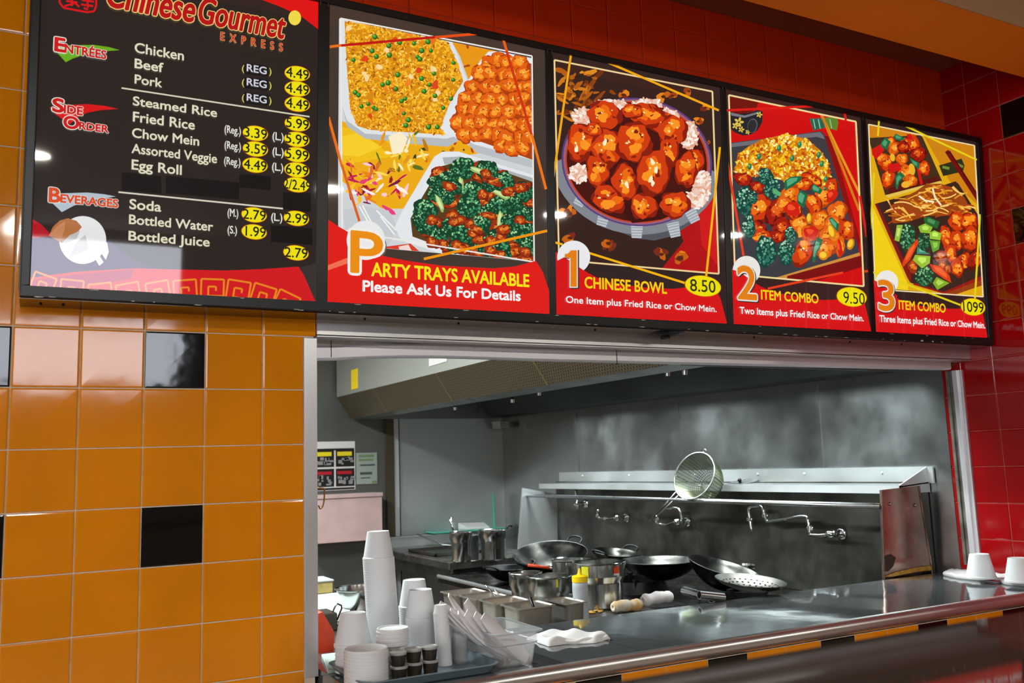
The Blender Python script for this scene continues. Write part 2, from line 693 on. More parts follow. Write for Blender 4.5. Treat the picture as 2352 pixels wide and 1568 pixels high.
class Pic:
    """a flat print: coloured shapes laid on the board plane, in measured coordinates"""

    def __init__(s, off=(0, 0), sc=1.0, h0=0.0):
        s.off = off
        s.sc = sc
        s.v = []
        s.f = []
        s.c = []
        s.h = h0
        s.clip = None
        s.step = 0.9e-6

    def T(s, x, y):
        return bd(x / s.sc + s.off[0], y / s.sc + s.off[1])

    def poly2(s, pts, col, h=None):
        # pts in board coordinates
        if s.clip:
            pts = clip_poly(pts, s.clip)
        if len(pts) < 3:
            return
        s.h += s.step
        k = len(s.v)
        s.v += [tuple(bpt(x, y, s.h)) for x, y in pts]
        n = len(pts)
        s.f.append(tuple(range(k, k + n)))
        s.c.append(lin(col))

    def poly(s, pts, col):
        s.poly2([s.T(x, y) for x, y in pts], col)

    def bar(s, p, q, wd, col):
        (x0, y0), (x1, y1) = p, q
        d = math.hypot(x1 - x0, y1 - y0)
        nx, ny = -(y1 - y0) / d * wd / 2, (x1 - x0) / d * wd / 2
        s.poly([(x0 + nx, y0 + ny), (x1 + nx, y1 + ny), (x1 - nx, y1 - ny), (x0 - nx, y0 - ny)], col)

    def line(s, pts, wd, col):
        for a, b in zip(pts[:-1], pts[1:]):
            s.bar(a, b, wd, col)

    def ell(s, cx, cy, a, b, col, rot=0.0, n=28, jit=0.0, rng=None, lobes=0):
        out = []
        ph = [rng.uniform(0, 6.28) for _ in range(4)] if rng else [0] * 4
        for i in range(n):
            t = 2 * PI * i / n
            k = 1.0
            if jit:
                k += jit * (math.sin(3 * t + ph[0]) * 0.5 + math.sin(5 * t + ph[1]) * 0.35 + math.sin(9 * t + ph[2]) * 0.25)
            x, y = a * k * math.cos(t), b * k * math.sin(t)
            out.append((cx + x * math.cos(rot) - y * math.sin(rot), cy + x * math.sin(rot) + y * math.cos(rot)))
        s.poly(out, col)

    def chunk(s, cx, cy, a, b, rng, pal='red', rot=None):
        rot = rng.uniform(-0.6, 0.6) if rot is None else rot
        P = {'red': [(136, 26, 4), (206, 58, 6), (236, 104, 10), (248, 148, 30), (255, 226, 150)],
             'orange': [(176, 62, 4), (226, 96, 10), (240, 128, 22), (250, 160, 44), (255, 224, 150)],
             'brown': [(104, 26, 6), (156, 48, 10), (196, 78, 14), (224, 120, 36), (250, 196, 130)],
             'deep': [(96, 8, 4), (160, 24, 6), (200, 56, 10), (226, 96, 20), (255, 190, 110)]}[pal]
        s.ell(cx, cy, a, b, P[0], rot, 26, 0.16, rng)
        s.ell(cx - a * 0.05, cy - b * 0.06, a * 0.9, b * 0.88, P[1], rot, 26, 0.2, rng)
        for i in range(7):
            t = rng.uniform(0, 2 * PI)
            d = rng.uniform(0.1, 0.55)
            s.ell(cx + a * d * math.cos(t), cy + b * d * math.sin(t) - b * 0.08, a * rng.uniform(.2, .42), b * rng.uniform(.16, .34), P[2 if i < 4 else 3], rng.uniform(-1, 1), 16, 0.25, rng)
        for i in range(3):
            t = rng.uniform(0, 2 * PI)
            d = rng.uniform(0.2, 0.75)
            s.ell(cx + a * d * math.cos(t), cy + b * d * math.sin(t), a * rng.uniform(.08, .2), b * rng.uniform(.05, .12), P[0], rng.uniform(-1, 1), 10, 0.3, rng)
        for i in range(4):
            t = rng.uniform(PI * 0.9, PI * 1.9)
            d = rng.uniform(0.2, 0.6)
            s.ell(cx + a * d * math.cos(t), cy + b * d * math.sin(t), a * rng.uniform(.04, .11), b * rng.uniform(.03, .07), P[4], rng.uniform(-1, 1), 10, 0.2, rng)

    def broc(s, cx, cy, a, b, rng, tone=0, n=46):
        g = [[(12, 62, 38), (36, 112, 72), (76, 154, 104), (150, 206, 146)], [(14, 66, 56), (46, 112, 94), (90, 156, 128), (170, 212, 180)]][tone]
        s.ell(cx, cy, a, b, g[0], 0, 28, 0.14, rng)
        for i in range(n):
            t = rng.uniform(0, 2 * PI)
            d = math.sqrt(rng.uniform(0, 1)) * 0.92
            x, y = a * d * math.cos(t), b * d * math.sin(t)
            lt = (-x / a * 0.4 - y / b * 0.9 + rng.uniform(-.7, .7))
            c = g[1] if lt < -0.25 else g[2] if lt < 0.5 else g[3]
            q = rng.uniform(.06, .13) * (a + b) / 2
            s.ell(cx + x, cy + y, q, q * rng.uniform(.7, 1), c, rng.uniform(0, 3), 8)

    def grains(s, pts, n, ln, wd, cols, rng):
        xs = [p[0] for p in pts]
        ys = [p[1] for p in pts]
        i = 0
        while i < n:
            x, y = rng.uniform(min(xs), max(xs)), rng.uniform(min(ys), max(ys))
            if not inside(x, y, pts):
                continue
            i += 1
            a = rng.uniform(0, PI)
            L, w_ = ln * rng.uniform(.6, 1.2) / 2, wd * rng.uniform(.7, 1.2) / 2
            ca, sa = math.cos(a), math.sin(a)
            q = [(L, 0), (L * .6, w_), (-L * .6, w_), (-L, 0), (-L * .6, -w_), (L * .6, -w_)]
            s.poly([(x + p * ca - r * sa, y + p * sa + r * ca) for p, r in q], rng.choice(cols))

    def build(s, name, parent):
        me = bpy.data.meshes.new(name)
        me.from_pydata(s.v, [], s.f)
        at = me.attributes.new('ink', 'FLOAT_COLOR', 'CORNER')
        buf = []
        for f, c in zip(s.f, s.c):
            buf += list(c) * len(f)
        at.data.foreach_set('color', buf)
        me.materials.append(PRINT)
        # face the room
        bm = bmesh.new()
        bm.from_mesh(me)
        for f in bm.faces:
            f.normal_update()
            if f.normal.dot(BN) < 0:
                f.normal_flip()
        bm.to_mesh(me)
        bm.free()
        o = bpy.data.objects.new(name, me)
        COL.objects.link(o)
        adopt(o, parent)
        return o


def inside(x, y, pts):
    r = False
    j = len(pts) - 1
    for i in range(len(pts)):
        xi, yi = pts[i]
        xj, yj = pts[j]
        if (yi > y) != (yj > y) and x < (xj - xi) * (y - yi) / (yj - yi) + xi:
            r = not r
        j = i
    return r


def clip_poly(pts, box):
    x0, x1, y0, y1 = box

    def cut(pts, f, inter):
        out = []
        for i in range(len(pts)):
            a, b = pts[i - 1], pts[i]
            fa, fb = f(a), f(b)
            if fb:
                if not fa:
                    out.append(inter(a, b))
                out.append(b)
            elif fa:
                out.append(inter(a, b))
        return out

    def ix(X):
        return lambda a, b: (X, a[1] + (b[1] - a[1]) * (X - a[0]) / (b[0] - a[0]))

    def iy(Y):
        return lambda a, b: (a[0] + (b[0] - a[0]) * (Y - a[1]) / (b[1] - a[1]), Y)
    for f, g in ((lambda p: p[0] >= x0, ix(x0)), (lambda p: p[0] <= x1, ix(x1)), (lambda p: p[1] >= y0, iy(y0)), (lambda p: p[1] <= y1, iy(y1))):
        if len(pts) < 3:
            return []
        pts = cut(pts, f, g)
    return pts


def glyphs(text, bold=0.0, shear=0.0, spacing=1.0):
    cu = bpy.data.curves.new('t', 'FONT')
    cu.body = text
    cu.size = 1.0
    cu.offset = bold
    cu.shear = shear
    cu.space_character = spacing
    cu.resolution_u = 4
    o = bpy.data.objects.new('t', cu)
    COL.objects.link(o)
    dg = bpy.context.evaluated_depsgraph_get()
    me = o.evaluated_get(dg).to_mesh()
    vs = [(v.co.x, v.co.y) for v in me.vertices]
    fs = [tuple(p.vertices) for p in me.polygons]
    o.evaluated_get(dg).to_mesh_clear()
    bpy.data.objects.remove(o)
    bpy.data.curves.remove(cu)
    return vs, fs


GC = {}


def capmetrics():
    if 'H' not in GC:
        vs, _ = glyphs('H')
        GC['H'] = (min(v[1] for v in vs), max(v[1] for v in vs))
    return GC['H']


def text(parent, name, body, p0, p1, top, layers, shear=0.0, spacing=1.0, h=0.0, label=None):
    """lettering between two baseline points, with its cap height reaching `top`; layers: [(colour, weight, dx, dy)] from the back"""
    x0, va = bd(*p0)
    x1, vb = bd(*p1)
    v0 = (va + vb) / 2
    cap = bd(*top)[1] - va
    vs0, fs0 = glyphs(body, 0.0, shear, spacing)
    bx0, bx1 = min(v[0] for v in vs0), max(v[0] for v in vs0)
    cy0, cy1 = capmetrics()
    sx = (x1 - x0) / (bx1 - bx0)
    sy = cap / (cy1 - cy0)
    P = Pic(h0=0.006 + h)
    for li, (col, wt, dx, dy) in enumerate(layers):
        vs, fs = vs0, fs0
        hh = 0.006 + h + li * 0.00025
        nd = 1 if wt <= 0 else 12 if wt > 0.03 else 8
        wx = wt * 0.8 * min(sx, sy * 1.1)
        for q in range(nd):
            ox = wx * math.cos(2 * PI * q / nd) if nd > 1 else 0
            oy = wx * math.sin(2 * PI * q / nd) if nd > 1 else 0
            k = len(P.v)
            P.v += [tuple(bpt(x0 + (a - bx0) * sx + dx + ox, v0 + (b - cy0) * sy + dy + oy, hh + q * 1e-6)) for a, b in vs]
            for f in fs:
                P.f.append(tuple(i + k for i in f))
                P.c.append(lin(col))
    o = P.build(name, parent)
    if label:
        o['label'] = label
    return o


board = empty('menu_board', (1.85, -0.1, 1.938), 'long black-framed backlit menu board with five panels above the serving opening', 'menu board')
PX = [(0.036, 0.735), (0.768, 1.484), (1.512, 2.218), (2.244, 2.944), (2.972, 3.664)]
VB, VT = 0.028, 0.893
BT = 0.915
# frame: bottom rail, top rail, ends and the case behind
w = MB()


def bbox(mb, x0, x1, v0, v1, h0, h1, mi=0):
    p = [bpt(x0, v0, h0), bpt(x1, v0, h0), bpt(x1, v1, h0), bpt(x0, v1, h0), bpt(x0, v0, h1), bpt(x1, v0, h1), bpt(x1, v1, h1), bpt(x0, v1, h1)]
    mb.hexa(p, mi)


XL0, XL1 = 0.014, 3.692
bbox(w, XL0, XL1, 0.0, VB, -0.02, 0.008)
bbox(w, XL0, XL1, VT, BT, -0.02, 0.008)
bbox(w, XL0, PX[0][0], VB, VT, -0.02, 0.008)
bbox(w, PX[4][1], XL1, VB, VT, -0.02, 0.008)
adopt(w.build('frame', [FRAME], bevel=0.003), board)
w = MB()
w.hexa([(XL0 + .002, -0.118, 1.94), (XL1 - .002, -0.118, 1.94), (XL1 - .002, -0.001, 1.94), (XL0 + .002, -0.001, 1.94),
        (XL0 + .002, -0.15, 2.84), (XL1 - .002, -0.15, 2.84), (XL1 - .002, -0.001, 2.85), (XL0 + .002, -0.001, 2.85)])
adopt(w.build('case', [FRAME]), board)
w = MB()
w.box(XL0, XL1, -0.122, -0.002, 1.9355, 1.9385)
uo = adopt(w.build('bottom_plate', [UNDER]), board)
for i in range(4):
    w = MB()
    xa, xb = PX[i][1], PX[i + 1][0]
    bbox(w, xa, xb, VB, VT, -0.02, 0.004)
    bbox(w, xa + 0.004, xa + 0.007, VT - 0.012, VT + 0.002, 0.0, 0.009, 1)
    bbox(w, xb - 0.007, xb - 0.004, VT - 0.012, VT + 0.002, 0.0, 0.009, 1)
    adopt(w.build('divider', [FRAME, STEELW], bevel=0.0015), board)
w = MB()
cr = random.Random(11)
for i in range(46):
    x = cr.uniform(0.05, 3.6)
    big = x > 3.1 and i % 3 == 0
    L = cr.uniform(0.004, 0.03) * (1.6 if big else 1)
    vv = cr.choice([0.0015, 0.003, 0.026]) if not big else 0.004
    pts = []
    for k in range(10):
        t = 2 * PI * k / 10
        pts.append(bpt(x + L / 2 * math.cos(t) * cr.uniform(.7, 1), vv + (0.004 if big else 0.0013) * math.sin(t) * cr.uniform(.4, 1), 0.0086))
    w.add(pts, [tuple(range(10))])
adopt(w.build('chipped_paint', [CHIP]), board)['kind'] = 'stuff'
for x in (0.06, 0.11, 0.9, 1.2, 1.7, 2.05, 2.4, 2.9, 3.2):
    w = MB()
    w.ball((x, -0.06, 1.935), 0.004, seg=8)
    adopt(w.build('rivet', [IRON]), board)
w = MB()
w.lathe([(0.0, -0.012), (0.03, -0.011), (0.055, -0.004), (0.06, 0)], 20, (2.0, -0.06, 1.935))
w.box(1.98, 2.0, -0.075, -0.045, 1.915, 1.925)
adopt(w.build('sensor_disc', [IRON], auto=40), board)

panels = []
for i, (xa, xb) in enumerate(PX):
    w = MB()
    bbox(w, xa, xb, VB, VT, -0.01, -0.001)
    lab = ['menu list panel', 'party tray panel', 'orange chicken bowl panel', 'two item combo panel', 'three item combo panel'][i]
    p = adopt(w.build('menu_panel', [mat('panel_back', (46, 38, 34), 0.05, emit=1.0)]), board)
    p['label'] = lab
    panels.append(p)


def sub(o, p):
    # child of a panel (panels keep the board's inverse)
    o.parent = p
    o.matrix_parent_inverse = Matrix()
    return o


def adoptp(o, panel):
    o.parent = panel
    o.matrix_parent_inverse = (Matrix.Translation(board.location) @ panel.matrix_parent_inverse).inverted()
    return o


_adopt0 = adopt


def adopt(o, parent):
    if parent.parent is not None:
        return adoptp(o, parent)
    return _adopt0(o, parent)


CREAM = (222, 216, 190)
WHITE = (240, 240, 238)
YEL = (236, 222, 4)
RED = (226, 22, 20)
BRIGHT = (244, 214, 20)
ORG = (234, 132, 8)


def pbox(i):
    return (PX[i][0], PX[i][1], VB, VT)


def price(panel, cx, cy, rx, ry, body, tx0, tx1, base, top, wt=0.02, blk=(24, 26, 14)):
    P = Pic(h0=0.0035)
    P.step = 2e-4
    P.ell(cx, cy, rx + 1.2, ry + 1.2, (206, 110, 10), 0.14, 36)
    P.ell(cx, cy, rx, ry, YEL, 0.14, 36)
    st = P.build('price_sticker', panel)
    dy = (tx1 - tx0) * 0.115
    text(panel, 'price_figures', body, (tx0, base), (tx1, base + dy), (tx0, top), [(blk, wt, 0, 0)])


# ---- panel 1: the list
p1 = panels[0]
P = Pic()
P.clip = pbox(0)
X0, X1 = PX[0]
P.poly2([(X0, VB), (X1, VB), (X1, VT), (X0, VT)], (40, 31, 27))
P.poly([(570, -12), (640, 14), (690, 36), (740, 74), (740, -40), (560, -40)], (222, 10, 14))
# purple swoosh and red bands of the print, with reflections painted in
P.poly([(66, 540), (150, 545), (250, 552), (306, 596), (420, 640), (560, 660), (740, 672), (740, 720), (60, 700)], (62, 40, 78))
P.poly([(68, 498), (96, 516), (120, 542), (68, 548)], (176, 12, 28))
P.poly([(60, 640), (110, 632), (174, 624), (308, 616), (382, 618), (516, 621), (600, 618), (686, 612), (700, 635), (730, 700), (60, 690)], (206, 18, 26))
P.poly([(60, 646), (174, 630), (308, 618), (300, 640), (180, 660), (60, 668)], (170, 24, 70))  # pinkish window reflection painted over the left of the red band
P.poly([(690, 614), (740, 600), (740, 700), (726, 695)], (52, 46, 44))  # grey reflection painted into the lower right corner
# cup seen from above, with a fortune cookie
P.ell(190, 551, 54, 55, (226, 226, 226), 0, 40)
P.poly([(216, 590), (226, 583), (238, 602), (228, 610)], (226, 226, 226))
P.poly([(226, 560), (246, 556), (250, 578), (243, 597), (232, 580)], (206, 206, 208))
P.poly([(112, 541), (122, 520), (138, 506), (156, 501), (176, 507), (188, 521), (180, 531), (160, 541), (142, 558)], (176, 108, 60))
P.poly([(112, 541), (130, 520), (150, 508), (148, 528), (142, 545)], (196, 130, 84))
P.poly([(140, 560), (160, 540), (184, 530), (176, 548), (158, 556)], (186, 186, 186))
P.poly([(160, 590), (172, 560), (196, 538), (204, 572), (180, 582)], (196, 194, 192))
# greek key border along the curve
kc = (226, 132, 26)


def key(cx, cy, w_, h_, a):
    def q(x, y):
        return (cx + x * w_ * math.cos(a) - y * h_ * math.sin(a), cy + x * w_ * math.sin(a) + y * h_ * math.cos(a))
    pts = [(-.5, 1.2), (-.5, -.5), (.5, -.5), (.5, .62), (-.18, .62), (-.18, 0.0), (.16, 0.0), (.16, .28)]
    P.line([q(*p) for p in pts], 4.2, kc)


for (cx, cy, a) in ((100, 648, .35), (165, 660, .1), (230, 668, -.1), (294, 668, -.18), (362, 664, -.17), (425, 660, -.07), (488, 658, 0.03), (548, 662, .16), (606, 673, .30), (660, 690, .45)):
    key(cx, cy, 52, 34, a)
# seal stamp, top left (generic strokes)
for a, b in (((137, -30), (137, 6)), ((137, 6), (146, 18)), ((146, 18), (200, 28)), ((200, 28), (216, 26)), ((216, 26), (221, 14)), ((221, 14), (221, -40)),
             ((152, 2), (178, 6)), ((165, -20), (165, 14)), ((148, 14), (170, 8)), ((170, 4), (182, 16)), ((150, -8), (180, -4)),
             ((188, 0), (216, 4)), ((200, -16), (202, 18)), ((186, 10), (214, 14)), ((192, 18), (202, 22)), ((190, -8), (214, -4))):
    P.bar(a, b, 4.4, (214, 12, 18))
P.ell(677, 41, 14.5, 17, (238, 214, 70), 0, 32)
# swooshes behind the headings
P.poly([(120, 108), (150, 104), (215, 103), (250, 108), (275, 115), (240, 118), (205, 122), (180, 130), (166, 135), (151, 143), (134, 124)], (104, 168, 22))
P.poly([(114, 247), (140, 242), (200, 239), (240, 243), (272, 250), (230, 253), (200, 259), (180, 268), (160, 285), (146, 276), (128, 262)], (214, 14, 16))
P.poly([(108, 452), (140, 444), (200, 442), (240, 446), (266, 451), (236, 456), (200, 462), (170, 472), (142, 487), (122, 468)], (176, 190, 200))
# separators and tape
P.bar((279, 202), (711, 268), 3.4, (212, 206, 182))
P.bar((272, 441), (650, 479), 3.6, (212, 208, 190))
for q in ([(280, 395), (370, 405), (371, 445), (279, 437)], [(381, 404), (549, 419), (549, 458), (381, 444)], [(550, 399), (622, 405), (622, 437), (550, 430)],
          [(650, 442), (714, 443), (714, 487), (650, 480)], [(622, 517), (717, 524), (717, 562), (622, 555)]):
    P.poly(q, (15, 12, 11))
P.build('printed_sheet', p1)
RO = [((236, 200, 120), 0.085, 0, 0), ((180, 10, 14), 0.04, 0, 0)]
WR = [((232, 226, 214), 0.1, 0, 0), ((200, 22, 22), 0.045, 0, 0)]
text(p1, 'heading', 'Chinese', (246, 22), (446, 48), (250, -40), RO, shear=0.28)
text(p1, 'heading', 'Gourmet', (456, 58), (654, 87), (462, 0), RO, shear=0.28)
text(p1, 'heading', 'EXPRESS', (506, 96), (648, 117), (507, 78), [((236, 200, 120), 0.06, 0, 0), ((214, 20, 22), 0.02, 0, 0)], spacing=2.1)
text(p1, 'heading', 'E', (126, 118), (148, 122), (127, 88), WR)
text(p1, 'heading', 'NTRÉES', (149, 123), (243, 137), (150, 104), WR)
text(p1, 'heading', 'S', (121, 257), (145, 260), (124, 228), WR)
text(p1, 'heading', 'IDE', (147, 261), (189, 266), (148, 243), WR)
text(p1, 'heading', 'O', (146, 294), (180, 299), (147, 267), WR)
text(p1, 'heading', 'RDER', (182, 298), (248, 306), (183, 282), WR)
WB = [((214, 216, 214), 0.1, 0, 0), ((216, 74, 30), 0.045, 0, 0)]
text(p1, 'heading', 'B', (113, 464), (137, 466), (115, 433), WB)
text(p1, 'heading', 'EVERAGES', (139, 467), (270, 476), (140, 449), WB)
L1 = [(CREAM, 0.022, 0, 0)]
for body, p0, q1, tp in (('Chicken', (309, 123), (421, 139), (309, 101)), ('Beef', (309, 158), (374, 167), (309, 137)), ('Pork', (309, 193), (371, 202), (309, 173)),
                         ('Steamed Rice', (305, 243), (497, 270), (305, 223)), ('Fried Rice', (305, 281), (446, 298), (305, 259)), ('Chow Mein', (303, 317), (456, 335), (303, 296)),
                         ('Assorted Veggie', (302, 353), (497, 375), (302, 332)), ('Egg Roll', (302, 391), (416, 401), (302, 369)), ('Soda', (297, 481), (369, 486), (297, 459)),
                         ('Bottled Water', (296, 516), (488, 530), (296, 495)), ('Bottled Juice', (295, 553), (480, 566), (295, 532))):
    text(p1, 'dish_name', body, p0, q1, tp, L1)
for cy in (161, 193, 228):
    P = Pic(h0=0.002)
    P.poly([(561, cy - 15), (615, cy - 9), (615, cy + 15), (561, cy + 9)], (14, 12, 12))
    P.build('size_tape', p1)
    text(p1, 'size_note', 'REG', (566, cy + 5), (611, cy + 10), (566, cy - 11), [((206, 204, 214), 0.02, 0, 0)])
    text(p1, 'size_note', '(', (555, cy + 4), (560, cy + 4), (555, cy - 10), [((224, 212, 90), 0.01, 0, 0)])
    text(p1, 'size_note', ')', (617, cy + 11), (622, cy + 11), (617, cy - 3), [((224, 212, 90), 0.01, 0, 0)])
for body, x0, x1, cy in (('(Reg.)', 515, 552, 301), ('(Reg.)', 515, 552, 337), ('(Reg.)', 514, 551, 373), ('(L.)', 625, 650, 316), ('(L.)', 625, 650, 351), ('(L.)', 624, 649, 386), ('(L.)', 622, 647, 501), ('(M.)', 522, 546, 491), ('(S.)', 522, 543, 530)):
    text(p1, 'size_note', body, (x0, cy + 5), (x1, cy + 9), (x0, cy - 12), [((228, 226, 214), 0.02, 0, 0)])
for body, cx, cy in (('3.39', 586, 307), ('3.59', 586, 343), ('4.49', 585, 380), ('2.79', 583, 494), ('1.99', 583, 533), ('4.49', 682, 170), ('4.49', 682, 205), ('4.49', 682, 240),
                     ('5.99', 682, 285), ('5.99', 681, 321), ('5.99', 681, 356), ('6.99', 681, 391), ('2/2.49', 681, 425), ('2.99', 680, 502), ('2.79', 679, 581)):
    wd = 26 if body != '2/2.49' else 31
    price(p1, cx, cy, 28.5, 16.5, body, cx - (20 if body[0] == '1' else wd), cx + wd, cy + 8, cy - 14, 0.012)


def photo(P, i, a, b, c, d, wd=4.5, col=(238, 228, 200)):
    # white line round the picture
    for s_, e_ in ((a, b), (b, c), (c, d), (d, a)):
        P.bar(s_, e_, wd, col)


def bclip(P, a, c):
    x0, v1 = bd(*a)
    x1, v0 = bd(*c)
    P.clip = (x0, x1, v0, v1)


# ---- panel 2: party trays
p2 = panels[1]
R = random.Random(21)
P = Pic((740, 20), 2.178)
P.clip = pbox(1)
P.poly2([(PX[1][0], VB), (PX[1][1], VB), (PX[1][1], VT), (PX[1][0], VT)], (64, 52, 45))
cl = P.clip
bclip(P, (779, 43), (1226, 600))
P.poly([(80, 40), (1060, 240), (1060, 1280), (80, 1200)], (206, 210, 212))
P.poly([(640, 150), (1060, 240), (1060, 330), (820, 330), (740, 380), (690, 240)], (232, 150, 16))
for i in range(16):
    P.ell(R.uniform(670, 1030), R.uniform(185, 330), R.uniform(5, 16), R.uniform(4, 9), R.choice([(120, 36, 8), (176, 70, 10), (40, 40, 10), (246, 190, 60)]), R.uniform(0, 3), 10, .2, R)
P.poly([(95, 560), (250, 620), (700, 650), (800, 720), (580, 760), (500, 880), (420, 1000), (300, 1000), (95, 860)], (236, 170, 14))
P.poly([(95, 590), (190, 610), (350, 740), (95, 780)], (240, 190, 20))
P.poly([(95, 640), (170, 622), (300, 690), (180, 740), (95, 730)], (246, 206, 40))
for i in range(22):
    P.ell(R.uniform(440, 780), R.uniform(670, 760), R.uniform(5, 18), R.uniform(4, 9), R.choice([(120, 40, 10), (200, 110, 10), (44, 60, 14), (180, 60, 10)]), R.uniform(0, 3), 10, .2, R)
# silver tray: fried rice
P.poly([(84, 40), (600, 120), (650, 165), (725, 360), (700, 470), (690, 655), (630, 690), (470, 678), (215, 650), (125, 590), (96, 500)], (222, 226, 228))
P.poly([(96, 480), (125, 560), (215, 625), (620, 650), (690, 630), (690, 655), (630, 690), (470, 678), (215, 650), (125, 590)], (180, 186, 190))
ricep = [(112, 62), (330, 96), (560, 140), (628, 170), (672, 260), (706, 362), (640, 470), (604, 560), (610, 630), (430, 618), (240, 606), (176, 586), (140, 500), (124, 300)]
P.poly(ricep, (214, 138, 14))
P.grains(ricep, 2300, 20, 7, [(240, 174, 24), (250, 194, 44), (232, 158, 16), (220, 136, 12), (252, 212, 96), (162, 86, 8), (242, 178, 30), (246, 186, 36)], R)
for i in range(26):
    x, y = R.uniform(130, 690), R.uniform(80, 600)
    if inside(x, y, ricep):
        P.ell(x, y, R.uniform(12, 22), R.uniform(9, 15), R.choice([(232, 110, 24), (238, 132, 30), (246, 214, 150), (220, 70, 20)]), R.uniform(0, 3), 12, .25, R)
for i in range(44):
    x, y = R.uniform(130, 690), R.uniform(80, 610)
    if inside(x, y, ricep):
        q = R.uniform(10, 14)
        P.ell(x, y, q, q, (22, 92, 20), 0, 14)
        P.ell(x - 2, y - 2.5, q * .72, q * .7, (62, 150, 42), 0, 12)
        P.ell(x - 4, y - 5, q * .25, q * .2, (170, 214, 130), 0, 8)
# silver tray: orange chicken
P.poly([(830, 215), (930, 215), (1060, 245), (1060, 790), (760, 700), (690, 660), (590, 600), (630, 520), (790, 260)], (226, 230, 232))
P.poly([(690, 640), (760, 680), (1060, 760), (1060, 800), (770, 720)], (184, 190, 194))
chp = [(800, 265), (860, 240), (930, 245), (1060, 280), (1060, 760), (860, 690), (660, 620), (650, 560), (700, 440)]
P.poly(chp, (170, 62, 6))
for yy in range(8):
    for xx in range(8):
        x, y = 650 + xx * 56 + R.uniform(-14, 14) + (yy % 2) * 26, 265 + yy * 62 + R.uniform(-12, 12)
        if inside(x, y, chp):
            P.chunk(x, y, R.uniform(38, 50), R.uniform(34, 46), R, 'orange')
# salad with red cabbage
for i in range(60):
    x, y = R.gauss(250, 90), R.gauss(890, 70)
    if 100 < x < 430 and 760 < y < 1040:
        P.ell(x, y, R.uniform(14, 44), R.uniform(4, 11), R.choice([(196, 20, 84), (230, 60, 120), (250, 200, 210), (236, 130, 20), (246, 190, 40), (150, 20, 30), (252, 240, 230), (220, 110, 30), (120, 14, 60)]), R.uniform(0, 3), 14, .2, R)
for i in range(40):
    x, y = R.gauss(400, 60), R.gauss(720, 60)
    if 270 < x < 540 and 620 < y < 830:
        P.ell(x, y, R.uniform(10, 40), R.uniform(4, 12), R.choice([(240, 190, 30), (252, 220, 90), (228, 150, 20), (250, 236, 190), (190, 120, 20), (90, 110, 30)]), R.uniform(0, 3), 12, .2, R)
P.poly([(330, 640), (390, 615), (425, 650), (400, 720), (350, 730)], (250, 236, 200))
P.poly([(100, 1010), (200, 985), (330, 1010), (380, 1100), (330, 1180), (120, 1160)], (198, 202, 206))
for a, b in (((185, 990), (230, 1070)), ((200, 985), (250, 1080)), ((270, 1010), (370, 1110)), ((290, 1040), (360, 1130))):
    P.bar(a, b, 7, (240, 242, 236))
P.poly([(320, 1190), (440, 1175), (560, 1280), (330, 1290)], (214, 60, 40))
P.poly([(380, 1190), (430, 1180), (470, 1260), (400, 1270)], (240, 214, 206))
# silver tray: broccoli beef
P.poly([(600, 716), (680, 715), (850, 770), (1060, 835), (1060, 1290), (880, 1296), (640, 1240), (395, 1160), (362, 1090), (400, 1010), (530, 790), (560, 740)], (226, 230, 232))
P.poly([(600, 745), (690, 740), (1060, 850), (1060, 880), (690, 775), (610, 780)], (170, 178, 180))
bp = [(590, 790), (700, 760), (860, 800), (1060, 870), (1060, 1270), (920, 1285), (640, 1210), (450, 1140), (440, 1050), (500, 940)]
P.poly(bp, (88, 60, 24))
for i in range(110):
    x, y = R.uniform(450, 1050), R.uniform(780, 1270)
    if inside(x, y, bp):
        P.chunk(x, y, R.uniform(30, 52), R.uniform(20, 34), R, 'brown')
for (x, y, a) in ((700, 800, 60), (820, 810, 56), (610, 870, 56), (510, 1010, 62), (750, 915, 58), (730, 995, 62), (905, 870, 54), (1010, 915, 56), (620, 940, 44), (890, 980, 56), (980, 1020, 52), (520, 1085, 52),
                  (585, 1140, 48), (705, 1140, 72), (790, 1080, 52), (880, 1150, 60), (880, 1230, 68), (985, 1120, 56), (1035, 1190, 52), (560, 930, 40), (660, 830, 40)):
    P.broc(x, y, a, a * 0.95, R, 0, 56)
for (x0, y0, x1, y1) in ((690, 850, 690, 920), (740, 800, 830, 830), (850, 910, 930, 950), (570, 940, 600, 1010), (890, 1020, 880, 1090), (660, 1050, 720, 1060), (900, 1130, 930, 1090), (1000, 1040, 1050, 1050)):
    a_ = math.atan2(y1 - y0, x1 - x0)
    L_ = math.hypot(x1 - x0, y1 - y0) / 2 + 8
    P.ell((x0 + x1) / 2, (y0 + y1) / 2, L_, 14, (150, 190, 104), a_, 18, .2, R)
    P.ell((x0 + x1) / 2 - 2, (y0 + y1) / 2 - 3, L_ * .8, 8, (206, 228, 160), a_, 16, .2, R)
for (x, y, a) in ((660, 900, 40), (840, 880, 42), (560, 870, 38), (960, 980, 44), (830, 1010, 40), (640, 1080, 44), (800, 1180, 44), (930, 1060, 40), (1030, 1030, 40), (480, 1060, 36), (660, 1190, 40), (1030, 1110, 40)):
    P.broc(x, y, a, a * .9, R, 0, 40)
for i in range(34):
    x, y = R.uniform(470, 1040), R.uniform(820, 1250)
    if inside(x, y, bp):
        P.chunk(x, y, R.uniform(26, 44), R.uniform(18, 28), R, 'brown')
P.clip = cl
photo(P, 1, (88, 52), (1045, 240), (1056, 1268), (97, 1110), 7, (236, 232, 226))
